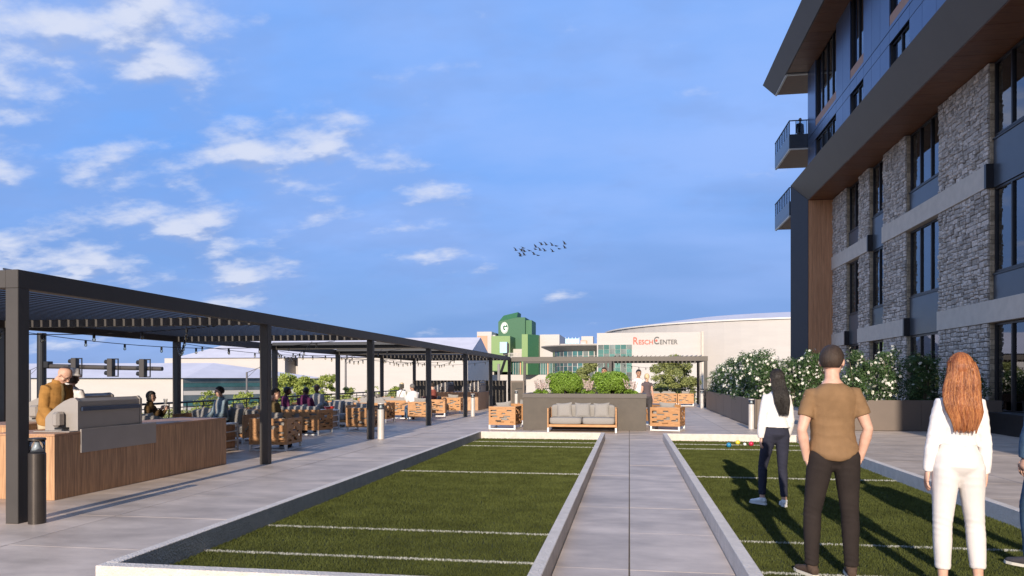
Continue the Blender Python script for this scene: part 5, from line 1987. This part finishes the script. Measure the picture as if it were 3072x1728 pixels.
    bpy.data.meshes.remove(fme)
    bm.to_mesh(me)
    bm.free()
    me.polygons.foreach_set('use_smooth', [True] * len(me.polygons))
    me.materials.append(MATS[skin])
    me.materials.append(MATS['eye_dark'])
    body = ob('body', me, None, t)
    body.location = (0, 0, 0)
    # eyes and brows
    ey = MB()
    for s in (-1, 1):
        ey.ell((s * .031, .079, .008), (.012, .008, .0065), 10, 8)
        ey.tube([(s * .017, .0885, .027), (s * .032, .0875, .032), (s * .048, .075, .028)], .0042, 6)
    ey.move(K @ hmat)
    ob('eyes', ey, 'eye_dark', body, smooth=True)
    # ---- garments
    tm, sleeve, hem, loose = top
    g_ = MB()
    hs = [hem] + [q[0] for q in prof if q[0] > hem + .02 and q[0] < .54]
    rings = []
    for i, h in enumerate(hs):
        q = prof_at(h)
        ex = loose * (1.5 if h < .2 else 1.0)
        a_, b_ = q[1] + ex, q[2] + ex
        if sex == 'm' and h < .3:
            a_ = max(a_, .158 * waist + loose)
        rings.append(ellring(torso(h, 0, q[3]), a_, b_, bx, by, 24, .92))
    q = prof_at(.535)
    rings.append(ellring(torso(.532, 0, -.014), (.072 if sex == 'm' else .066), .064, bx, by, 24))
    g_.rings(rings)
    for s, sh, el, wr, hd, curl in arms:
        e = loose
        inner = sh - bx * s * .075 + bz * .012
        if sleeve == 'none':
            continue
        if sleeve == 'cap':
            g_.tube([inner, sh, sh.lerp(el, .18)], [.050, .058 + e, .057 + e], 16)
            continue
        if sleeve == 'short':
            g_.tube([inner, sh, sh.lerp(el, .3), sh.lerp(el, .62)], [.046, .053 + e, .052 + e, .054 + e], 18)
        else:
            g_.tube([inner, sh, sh.lerp(el, .35), sh.lerp(el, .75), el, el.lerp(wr, .3), el.lerp(wr, .7), wr.lerp(el, .03)], [.046, (.058 * am) + e, .054 * am + e, .047 * am + e, .045 * am + e, .047 * am + e, .039 * am + e, .034 * am + e * .6], 18)
    g_.move(K)
    gm = baked(g_, vox, 9 if hi else 2, 'shirt')
    if hem_round:
        n = len(gm.vertices)
        co = np.empty(n * 3, np.float32)
        gm.vertices.foreach_get('co', co)
        co = co.reshape(-1, 3)
        zh = (pz + hem) * k
        sel = (co[:, 2] < zh + .14) & (np.abs(co[:, 0]) < .26)
        w = np.clip((zh + .14 - co[:, 2]) / .14, 0, 1)
        co[:, 2] += np.where(sel, w * hem_round * (np.clip(np.abs(co[:, 0]) / .17, 0, 1.2) ** 2 * 1.0 - .15), 0)
        gm.vertices.foreach_set('co', co.ravel())
        gm.update()
    zones = []
    for s, sh, el, wr, hd, curl in arms:
        if sleeve == 'long':
            zones.append((tuple(el * k), .15, .0045, 60))
            zones.append((tuple(wr * k), .10, .0025, 90))
        zones.append((tuple((sh * .8 + el * .2) * k), .14, .006, 50))
    zones.append((tuple(torso(max(hem, -.02) + .12, .02, -.06) * k), .26, .009, 42))
    folds(gm, .006 if hi else .004, (8, 8, 5), seed=loc[0] * 3.1 + 1, zones=zones)
    gm.materials.append(MATS[tm])
    shirt = ob('shirt', gm, None, t)
    # trousers
    pm, cuff, lo = bottom
    g_ = MB()
    rr = []
    for h, fa in ((-.120, .55), (-.095, .84), (-.065, .97), (-.03, 1.0), (.0, 1.0), (.05, 1.0), (.10, 1.0), (.14, 1.0)):
        q = prof_at(h)
        rr.append(ellring(torso(h, 0, q[3] * (1.0 if fa > .8 else .3)), (q[1] + .008) * fa, (q[2] + .008) * fa, bx, by, 22))
    g_.rings(rr)
    g_.ell(tuple(P0 + Vector((0, -.012, -.085))), (.085, .082, .075), 16, 12)
    for s, hip, kn, an, fy in legs:
        hip, kn, an = hip + P0, kn + P0, an + P0
        end = kn.lerp(an, 1.0 - cuff)
        bk = Vector((0, -.022 if sit is None else 0, 0))
        g_.tube([hip + Vector((-s * .01, 0, .07)) + bk, hip + bk * 1.2, hip.lerp(kn, .3) + bk * .4, hip.lerp(kn, .65), kn, kn.lerp(an, .3), kn.lerp(an, .65), end], [.080, .096 + lo * .5, .090 + lo * .6, .073 + lo, .060 + lo, .060 + lo, .049 + lo * 1.2, .044 + lo * 1.4], 18)
    g_.move(K)
    gm = baked(g_, vox, 9 if hi else 3, 'trousers')
    zones = []
    for s, hip, kn, an, fy in legs:
        zones.append((tuple((kn + P0) * k), .15, .0045, 70))
        zones.append((tuple((an + P0 + Vector((0, 0, .06))) * k), .12, .0055, 75))
        zones.append((tuple((hip + P0 + Vector((0, -.05, -.08))) * k), .13, .004, 60))
    folds(gm, .003, (8, 8, 5), seed=loc[1] * 1.7, zones=zones)
    gm.materials.append(MATS[pm])
    ob('trousers', gm, None, t)
    # shoes
    for s, hip, kn, an, fy in legs:
        an = an + P0
        a_ = R(fy) * -s
        fd = Vector((math.sin(-a_), math.cos(a_), 0))
        fd = Vector((s * math.sin(R(fy)), math.cos(R(fy)), 0))
        az = an.z - .078
        B = Vector((an.x, an.y, az))
        f_ = MB()
        f_.tube([B - fd * .062 + Vector((0, 0, .045)), B - fd * .05 + Vector((0, 0, .048)), B + Vector((0, 0, .055)), B + fd * .07 + Vector((0, 0, .045)), B + fd * .13 + Vector((0, 0, .036)), B + fd * .18 + Vector((0, 0, .032)), B + fd * .20 + Vector((0, 0, .030))],
                [(.020, .022), (.034, .034), (.038, .042), (.042, .034), (.045, .026), (.034, .02), (.014, .010)], 14, up=(0, 0, 1))
        f_.tube([B + Vector((0, 0, .05)) - fd * .005, B + Vector((0, 0, .095)) - fd * .008], [.040, .043], 14)
        f_.move(K)
        sm = baked(f_, vox, 2, 'shoe')
        sm.materials.append(MATS[shoes])
        so = ob('shoe', sm, None, t)
        pts = []
        for u, wd in ((-.07, .014), (-.055, .030), (0, .038), (.07, .044), (.13, .047), (.18, .036), (.205, .014)):
            pts.append((u, wd))
        sdv = Vector((fd.y, -fd.x, 0))
        ol = [B + fd * u + sdv * w for u, w in pts] + [B + fd * u - sdv * w for u, w in pts[::-1]]
        sl = MB()
        n = len(ol)
        sl.add([(p.x, p.y, az + .001) for p in ol] + [(p.x, p.y, az + .024) for p in ol], [tuple(range(n)), tuple(range(n, 2 * n))[::-1]] + [(i, n + i, n + (i + 1) % n, (i + 1) % n) for i in range(n)])
        sl.move(K)
        ob('sole', sl, sole, so)
    # ---- hair
    kind, hmn = hair[0], hair[1]
    Hm = K @ hmat
    if kind in ('short', 'long', 'bob', 'afro', 'bun', 'pony'):
        hb = MB()
        nu, nvv = 36, 26
        vs, fs = [], []
        hr = random.Random(int(loc[1] * 100))
        grow = {'short': 1.065, 'long': 1.12, 'bob': 1.14, 'afro': 1.13, 'bun': 1.07, 'pony': 1.07}[kind]
        for i in range(nvv + 1):
            ph = math.pi * i / nvv
            for j in range(nu):
                th = 2 * math.pi * j / nu
                dx, dy, dz = math.sin(ph) * math.sin(th), math.sin(ph) * math.cos(th), math.cos(ph)
                x, y, z = dx * .079, -.008 + dy * .097, .022 + dz * .097
                front = dy
                # hairline: high over the face, low at the nape
                line = .050 if front > .45 else (.05 - (.45 - front) * .155 if front > -.35 else -.074)
                if kind == 'short':
                    line = .060 if front > .5 else (.060 - (.5 - front) * .125 if front > -.25 else -.045)
                if z > line:
                    g2 = grow + .018 * mnoise.noise(Vector((dx * 7, dy * 7, dz * 7)))
                    up_ = min(1, (z - line) / .03)
                    sc2 = 1.0 + (g2 - 1.0) * (0.35 + .65 * up_)
                else:
                    sc2 = .88
                vs.append((x * sc2, y * sc2, .022 + (z - .022) * sc2))
        for i in range(nvv):
            for j in range(nu):
                j2 = (j + 1) % nu
                fs.append((i * nu + j, (i + 1) * nu + j, (i + 1) * nu + j2, i * nu + j2))
        hb.add(vs, fs)
        hb.move(Hm)
        ho = ob('hair', hb, hmn, t, smooth=True)
        if kind == 'bun':
            ob('bun', MB().ell((0, -.105, .075), (.045, .04, .045), 14, 10).move(Hm), hmn, ho, smooth=True)
        if kind == 'pony':
            ob('ponytail', MB().tube([(0, -.09, .06), (0, -.13, .03), (.0, -.125, -.06), (0, -.115, -.16)], [.018, .026, .024, .006], 10).move(Hm), hmn, ho, smooth=True)
        if kind == 'bob':
            c_ = MB()
            c_.rings([ellring(Vector((0, -.012, z)), w, d_, Vector((1, 0, 0)), Vector((0, 1, 0)), 24) for z, w, d_ in ((.05, .080, .086), (0, .089, .090), (-.05, .092, .088), (-.09, .088, .082), (-.105, .07, .06))])
            # open the front so that the face shows
            keep = MB()
            for f in c_.f:
                cy_ = sum(c_.v[i][1] for i in f) / len(f)
                if cy_ < .035:
                    keep.f.append(f)
            keep.v = c_.v
            keep.move(Hm)
            ob('hair_fall', keep, hmn, ho, smooth=True)
        if kind == 'long':
            ln, wv, wid, gx = hair[2], hair[3], hair[4], (hair[5] if len(hair) > 5 else 0.0)
            # the fall of hair: head-local rings, hanging down the back
            def ringc(u):
                z = .07 - u * ln
                yb = float(np.interp(z, [-.50, -.24, -.17, -.10, -.02, .07], [-.150, -.145, -.118, -.080, -.050, -.022]))
                w_ = wid * (.80 + .30 * math.sin(min(1, u * 1.5) * math.pi * .62)) * (1 - .42 * max(0, u - .72) / .28 * hair_tip)
                dd = float(np.interp(z, [-.5, -.28, -.12, .0, .07], [.022, .034, .050, .066, .078]))
                xo = gx * u * u + wv * math.sin(u * 9)
                return xo, yb, z, w_, dd
            hair_tip = .95
            rr = []
            NU = 34
            for i in range(20):
                u = i / 19
                xo, yb, z, w_, dd = ringc(u)
                ring = []
                for j in range(NU):
                    th = 2 * math.pi * j / NU
                    cxx_, syy_ = math.cos(th), math.sin(th)
                    lump = 1 + (.05 + .06 * u) * mnoise.noise(Vector((cxx_ * 5, syy_ * 5, u * 2.0 + gx * 9)))
                    ring.append((xo + cxx_ * w_ * lump, yb + syy_ * dd * lump, z + (.015 * mnoise.noise(Vector((cxx_ * 9, 3, 0))) if i == 19 else 0)))
                rr.append(ring)
            fall = MB().rings(rr)
            fall.move(Hm)
            ob('hair_fall', fall, hmn, ho, smooth=True)
            # loose strands on top of the mass
            for sname, smat, scount, srad in (('strands', hmn, 420 if hi else 160, 1.0), ('light_strands', hair[6] if len(hair) > 6 else None, 170, 1.01)):
             if smat is None:
                 continue
             cu = bpy.data.curves.new('strands', 'CURVE')
             cu.dimensions = '3D'
             cu.bevel_depth = .0022 * k
             cu.bevel_resolution = 0
             cu.resolution_u = 2
             for q in range(scount):
                 th = hr.uniform(math.pi * .98, math.pi * 2.02)
                 u0, u1 = hr.uniform(0, .30), hr.uniform(.78, 1.05)
                 ph = hr.uniform(0, 6.28)
                 am_ = hr.uniform(.0, .010) + wv * .3
                 rad_ = hr.uniform(.99, 1.05) * srad
                 s_ = cu.splines.new('POLY')
                 NP = 12
                 lead = [.10, .35, .60, .82] if u0 < .17 else []
                 s_.points.add(NP - 1 + len(lead))
                 for i, tq in enumerate(lead):
                     pa = tq * math.pi / 2
                     p = Hm @ Vector((math.sin(pa) * math.cos(th) * .079 * 1.15, -.008 + math.sin(pa) * math.sin(th) * .097 * 1.13, .022 + math.cos(pa) * .097 * 1.14))
                     s_.points[i].co = (*p, 1)
                     s_.points[i].radius = 1.0
                 for i in range(NP):
                     u = u0 + (u1 - u0) * i / (NP - 1)
                     xo, yb, z, w_, dd = ringc(min(u, 1.0))
                     if u > 1:
                         z -= (u - 1) * ln
                     tht = th + am_ * 6 * math.sin(u * 11 + ph)
                     p = Hm @ Vector((xo + math.cos(tht) * w_ * rad_, yb + math.sin(tht) * dd * rad_, z))
                     s_.points[i + len(lead)].co = (*p, 1)
                     s_.points[i + len(lead)].radius = 1.0 - .6 * (i / (NP - 1)) ** 2
             tmp = bpy.data.objects.new('strands', cu)
             TMP.collection.objects.link(tmp)
             TMP.view_layers[0].update()
             sme = bpy.data.meshes.new_from_object(tmp.evaluated_get(TMP.view_layers[0].depsgraph))
             bpy.data.objects.remove(tmp)
             sme.materials.clear()
             sme.materials.append(MATS[smat])
             ob(sname, sme, None, ho)
    if kind == 'bucket':
        hb = MB().lathe([(.128, -.002), (.126, .006), (.100, .045), (.094, .10), (.086, .128), (.05, .136), (.0, .137)], n=28)
        hb.move(Hm @ Matrix.Translation((0, -.008, .015)))
        ob('hat', hb, hair[1], t, smooth=True)
        c_ = MB().rings([ellring(Vector((0, -.02, z)), w, d_, Vector((1, 0, 0)), Vector((0, 1, 0)), 22) for z, w, d_ in ((.04, .082, .085), (-.03, .088, .085), (-.085, .085, .075), (-.10, .06, .05))])
        c_.move(Hm @ Matrix.Translation((0, -.012, 0)))
        ob('hair', c_, hair[2], t, smooth=True)
    for e in extras:
        if e == 'glasses':
            q = MB()
            for s in (-1, 1):
                q.tube([(s * .031 + .019 * math.cos(a), .0965, .004 + .015 * math.sin(a)) for a in [i * .5236 for i in range(13)]], .0016, 6)
                q.tube([(s * .05, .094, .008), (s * .079, .05, .012), (s * .083, -.01, .012)], .0016, 6)
            q.tube([(-.012, .099, .006), (.012, .099, .006)], .0016, 6)
            ob('glasses', q.move(Hm), 'lens', t, smooth=True)
        elif e == 'strap':
            pts = []
            for u in range(13):
                h = .53 - .42 * u / 12
                q = prof_at(h)
                x = .07 - .20 * u / 12
                y = -(q[2] + loose + .012) * math.sqrt(max(.05, 1 - (x / (q[1] + .03)) ** 2)) + q[3]
                pts.append(torso(h, x, y))
            ob('strap', MB().tube(pts, [(.012, .004)] * 13, 8).move(K), 'brown_knit', t, smooth=True)
        elif e == 'hood':
            q = MB().rings([ellring(torso(h, 0, y), a_, b_, bx, by, 22) for h, y, a_, b_ in ((.46, -.06, .10, .06), (.50, -.055, .125, .085), (.545, -.045, .115, .080), (.575, -.04, .085, .06))])
            ob('hood', q.move(K), tm, shirt, smooth=True)
        elif e == 'collar':
            q = MB().rings([ellring(torso(h, 0, -.016), a_, b_, bx, by, 22) for h, a_, b_ in ((.50, .098, .080), (.535, .080, .074), (.572, .076, .074), (.574, .068, .066), (.53, .066, .062))], cap=False)
            ob('collar', q.move(K), tm, shirt, smooth=True)
        elif e == 'inner_shirt':
            rr = []
            for h in (.0, .1, .2, .3, .4, .48, .525):
                q = prof_at(h)
                w = q[1] * (.40 if h < .45 else .32)
                rr.append(ellring(torso(h, 0, q[3] + q[2] * .62), w, q[2] * .52 + loose, bx, by, 16))
            ob('inner_shirt', MB().rings(rr).move(K), open_jacket or 'grey_knit', t, smooth=True)
    return t


def held_cup(loc, label):
    t = thing('cup', label, 'cup', loc, 0, 'drinking cups')
    ob('cup_body', MB().lathe([(0.028, 0), (0.038, 0.10), (0.040, 0.104)], n=18), 'paper_cup', t, smooth=True)
    ob('lid', MB().lathe([(0.042, 0.1045), (0.040, 0.115), (0.03, 0.118)], n=18), 'paper_cup', t, smooth=True)


STAND = ((.06, .0, -1), (.0, -.02, -1), 10)
SITL = ((.12, 1, -.10), (.0, .05, -1), 5)
T0 = TURF_Z + 0.006

# --- players on the right court
person('person in brown t-shirt and dark trousers standing with hands in pockets on the right court', (1.56, 6.02, T0), R(2), 1.80, 'm', 'skin_light', lean=-1, side=-1.5, head=(-26, 4),
       armL=((.31, -.14, -1), (-.20, .22, -.98), (-.34, .32, -1), .5), armR=((.31, -.14, -1), (-.20, .22, -.98), (-.34, .32, -1), .5),
       legL=((.13, .05, -1), (.03, -.06, -1), 20), legR=((.07, .0, -1), (.02, -.02, -1), 12), top=('tee_brown', 'short', -.055, .009), bottom=('trousers_dark', .03, .006),
       shoes='sneaker_brown', hair=('short', 'hair_brown'), hi=True, hem_round=.06, waist=.97)
RED = person('person in white blouse and white trousers standing at the right of the near players', (2.36, 5.80, T0), R(-3), 1.72, 'f', 'skin_light', side=1.5, head=(-8, -2),
       armL=((.20, -.02, -1), (.10, .10, -1), (.06, .16, -1), .22), armR=((.20, -.02, -1), (.08, .14, -1), (.0, .22, -1), .3),
       legL=((.05, .0, -1), (.0, -.02, -1), 8), legR=((.12, .10, -1), (.02, -.12, -1), 16), top=('white_cotton', 'long', .125, .009), bottom=('white_trousers', .20, .010),
       shoes='sneaker_white', hair=('long', 'hair_auburn', .48, .010, .108, .014, 'hair_copper'), hi=True)
NAVY = person('person in white sweater and navy jeans standing farther down the right court', (1.74, 9.25, T0), R(6), 1.65, 'f', 'skin_light', head=(4, 2), side=1.5,
       armL=((.20, -.06, -1), (.06, .04, -1), (.0, .1, -1), .3), armR=((.20, -.02, -1), (-.10, .25, -1), (-.1, .3, -1), .3),
       legL=((.16, .20, -1), (.06, -.16, -1), 38), legR=((.02, .0, -1), (.03, -.08, -1), 6), top=('white_cotton', 'long', .06, .024), bottom=('jeans_navy', .12, .004),
       shoes='sneaker_white', hair=('long', 'hair_black', .50, .0, .092, .05), hi=True, sole='sneaker_white')
person('person in dark blue denim cut off by the right edge of the picture', (3.36, 6.50, T0), R(20), 1.82, 'm', 'skin_light', head=(20, 0),
       armL=((.20, .02, -1), (.06, .20, -1), (.02, .22, -1), .3), armR=((.2, .0, -1), (.05, .2, -1)), legL=((.05, .25, -1), (.0, -.05, -1), 20), legR=((.05, -.1, -1), (0, -.15, -1), 8),
       top=('denim', 'long', .0, .020), bottom=('denim', .03, .014), shoes='charcoal', hair=('short', 'hair_brown'), hi=True)

RED.scale = (.95, .95, 1)
NAVY.scale = (.93, .95, 1)

# --- at the near grill
person('person in tan jacket and glasses looking down beside the near grill', (-8.17, 9.38, 0), R(-100), 1.76, 'm', 'skin_light', lean=13, head=(12, 34),
       armL=((.12, .20, -1), (-.1, .75, -.5), (0, .6, -.6), .5), armR=((.10, .16, -1), (-.12, .8, -.6), (0, .6, -.7), .5),
       top=('jacket_tan', 'long', -.10, .030), bottom=('khaki', .03, .014), shoes='sneaker_brown', hair=('bald', 'hair_brown'), extras=('glasses', 'collar', 'inner_shirt'), open_jacket='olive', hi=True, waist=1.1)
person('person in white bucket hat and pale t-shirt behind the near grill', (-8.66, 10.35, 0), R(8), 1.66, 'f', 'skin_light', head=(0, 8),
       armL=((.10, .25, -1), (.0, 1, -.3)), armR=((.10, .25, -1), (.0, 1, -.3)), top=('white_cotton', 'short', -.02, .018), bottom=('khaki', .03, .012), hair=('bucket', 'white_cotton', 'hair_brown'))

# --- lounge
person('person in brown turtleneck lifting a cup on the near lounge sofa', (-9.95, 14.05, 0), R(-82), 1.62, 'f', 'skin_light', sit=.40, lean=3, head=(0, -2),
       armL=((.10, .55, -.8), (-.1, .6, .75), (-.1, .3, .9), .9), armR=((.10, .60, -.75), (-.12, .62, .75), (-.1, .3, .9), .9), legL=SITL, legR=SITL,
       top=('brown_knit', 'long', .0, .020), bottom=('charcoal', .03, .012), hair=('bob', 'hair_black'), extras=('collar',))
held_cup((-9.53, 13.98, 0.98), 'pale cup held up by the person in brown turtleneck')
person('person in open blue denim shirt over grey top seated facing the viewer', (-9.63, 16.3, 0), R(150), 1.80, 'm', 'skin_light', sit=.40, lean=4, head=(-30, 0),
       armL=((.22, .35, -1), (-.15, .9, -.35), (0, 1, -.2), .4), armR=((.22, .35, -1), (-.15, .9, -.35), (0, 1, -.2), .4), legL=SITL, legR=SITL,
       top=('denim_light', 'long', .0, .026), bottom=('navy', .03, .012), hair=('short', 'hair_brown'), extras=('inner_shirt', 'collar', 'glasses'), open_jacket='grey_knit')
person('person in olive jacket seated in the armchair behind the second front post', (-7.76, 14.95, 0), R(-28), 1.80, 'm', 'skin_light', sit=.40, lean=14, head=(-42, 8),
       armL=((.12, .5, -.9), (-.3, .9, -.2)), armR=((.12, .5, -.9), (-.3, .9, -.2)), legL=SITL, legR=SITL, top=('olive', 'long', .0, .026), bottom=('navy', .03, .012), hair=('short', 'hair_brown'))
person('person in purple sweater seated sideways at the left of the sofa', (-9.5, 19.2, 0), R(-60), 1.66, 'f', 'skin_dark', sit=.42, lean=8, head=(-10, 4),
       armL=((.12, .5, -.9), (-.1, .9, .2)), armR=((.12, .5, -.9), (-.1, .9, .2)), legL=SITL, legR=SITL, top=('purple', 'long', .0, .024), bottom=('charcoal', .03, .012), hair=('afro', 'hair_black'))
person('person in purple hooded sweatshirt seen from behind on the sofa', (-8.88, 19.2, 0), R(4), 1.70, 'm', 'skin_dark', sit=.40, lean=6, head=(-8, 14),
       armL=((.16, .5, -.9), (-.1, .9, -.2)), armR=((.16, .5, -.9), (-.1, .9, -.2)), legL=SITL, legR=SITL, top=('purple', 'long', .0, .034), bottom=('charcoal', .03, .012), hair=('short', 'hair_black'), extras=('hood',))
person('person in plain grey sweater seated facing the viewer behind the purple tops', (-9.79, 22.1, 0), R(176), 1.80, 'm', 'skin_dark', sit=.40, lean=2, head=(6, 0),
       armL=((.16, .4, -.9), (-.2, .9, -.3)), armR=((.16, .4, -.9), (-.2, .9, -.3)), legL=SITL, legR=SITL, top=('grey_knit', 'long', .0, .024), bottom=('navy', .03, .012), hair=('short', 'hair_black'))
person('person in white jacket with dark shoulder strap seen from behind', (-8.68, 27.35, 0), R(-4), 1.72, 'f', 'skin_light', sit=.45, lean=2, head=(-14, 0),
       armL=((.14, .3, -1), (-.1, .9, -.3)), armR=((.14, .3, -1), (-.1, .9, -.3)), legL=SITL, legR=SITL, top=('white_cotton', 'long', .02, .024), bottom=('denim', .03, .012), hair=('bob', 'hair_blond'), extras=('strap',))
person('person in pale sweater with hands raised to the mouth seated in the armchair', (-7.75, 25.95, 0), R(38), 1.78, 'm', 'skin_tan', sit=.42, lean=16, head=(8, 0),
       armL=((.10, .55, -.8), (-.2, .5, .95), (-.2, .4, .9), .7), armR=((.10, .55, -.8), (-.2, .5, .95), (-.2, .4, .9), .7), legL=SITL, legR=SITL, top=('white_cotton', 'long', .0, .022), bottom=('denim', .03, .012), hair=('short', 'hair_grey'))
held_cup((-8.2, 26.3, 0.70), 'pale cup between the white jacket with strap and the pale sweater')
person('person in open red shirt seated facing left with hand at chin', (-7.82, 28.9, 0), R(78), 1.80, 'm', 'skin_light', sit=.42, lean=6, head=(-4, 4),
       armL=((.10, .5, -.85), (-.25, .9, .15)), armR=((.08, .5, -.8), (-.2, .3, 1), (-.2, .3, .9), .7), legL=SITL, legR=SITL, top=('maroon', 'long', .0, .026), bottom=('navy', .03, .012), hair=('short', 'hair_brown'), extras=('inner_shirt',), open_jacket='white_cotton')

# --- behind the planter
person('person in white shirt facing the viewer behind the right end of the planter box', (0.30, 24.9, 0), R(195), 1.82, 'm', 'skin_tan', head=(4, 6), top=('white_cotton', 'long', .0, .020), bottom=('charcoal', .03, .012), hair=('short', 'hair_black'))
person('person in dark short sleeved top standing with back turned by the planter box', (0.56, 24.15, 0), R(10), 1.68, 'f', 'skin_light', head=(8, 0), top=('plum_top', 'cap', .02, .012), bottom=('charcoal', .03, .012),
       armL=((.2, .0, -1), (.05, .3, -1)), armR=((.22, .0, -1), (.12, .15, -1)), hair=('pony', 'hair_blond'))
person('tall person mostly hidden behind the right clipped shrub', (-0.86, 25.6, 0), R(170), 1.90, 'm', 'skin_tan', top=('charcoal', 'long', .0, .020), bottom=('charcoal', .03, .012), hair=('short', 'hair_brown'))

# --- on the upper balcony
person('person in grey leaning at the upper balcony front', (9.72, 44.5, 14.762), R(200), 1.75, 'm', 'skin_tan', top=('charcoal', 'long', .0, .020), bottom=('charcoal', .03, .012), hair=('short', 'hair_black'))
person('person in white at the side rail of the upper balcony', (9.30, 46.4, 14.762), R(90), 1.72, 'f', 'skin_light', top=('white_cotton', 'long', .0, .020), bottom=('charcoal', .03, .012), hair=('short', 'hair_brown'))

# ------------------------------------------------------------------ lettering becomes plain meshes
for o in [x for x in bpy.data.objects if x.type == 'FONT']:
    par, mw = o.parent, o.location.copy()
    d2 = o.data.copy()
    t2 = bpy.data.objects.new('lettering', d2)
    TMP.collection.objects.link(t2)
    TMP.view_layers[0].update()
    me = bpy.data.meshes.new_from_object(t2.evaluated_get(TMP.view_layers[0].depsgraph))
    bpy.data.objects.remove(t2)
    xs, ys_ = [v.co.x for v in me.vertices], [v.co.y for v in me.vertices]
    sx, sy = o['wh'][0] / (max(xs) - min(xs)), o['wh'][1] / (max(ys_) - min(ys_))
    x0_, y0_ = min(xs), min(ys_)
    for v in me.vertices:
        v.co.x, v.co.y = (v.co.x - x0_) * sx, (v.co.y - y0_) * sy
    n = ob('lettering', me, None, par, loc=mw, rot=(R(90), 0, 0))
    bpy.data.objects.remove(o)
bpy.data.scenes.remove(TMP)
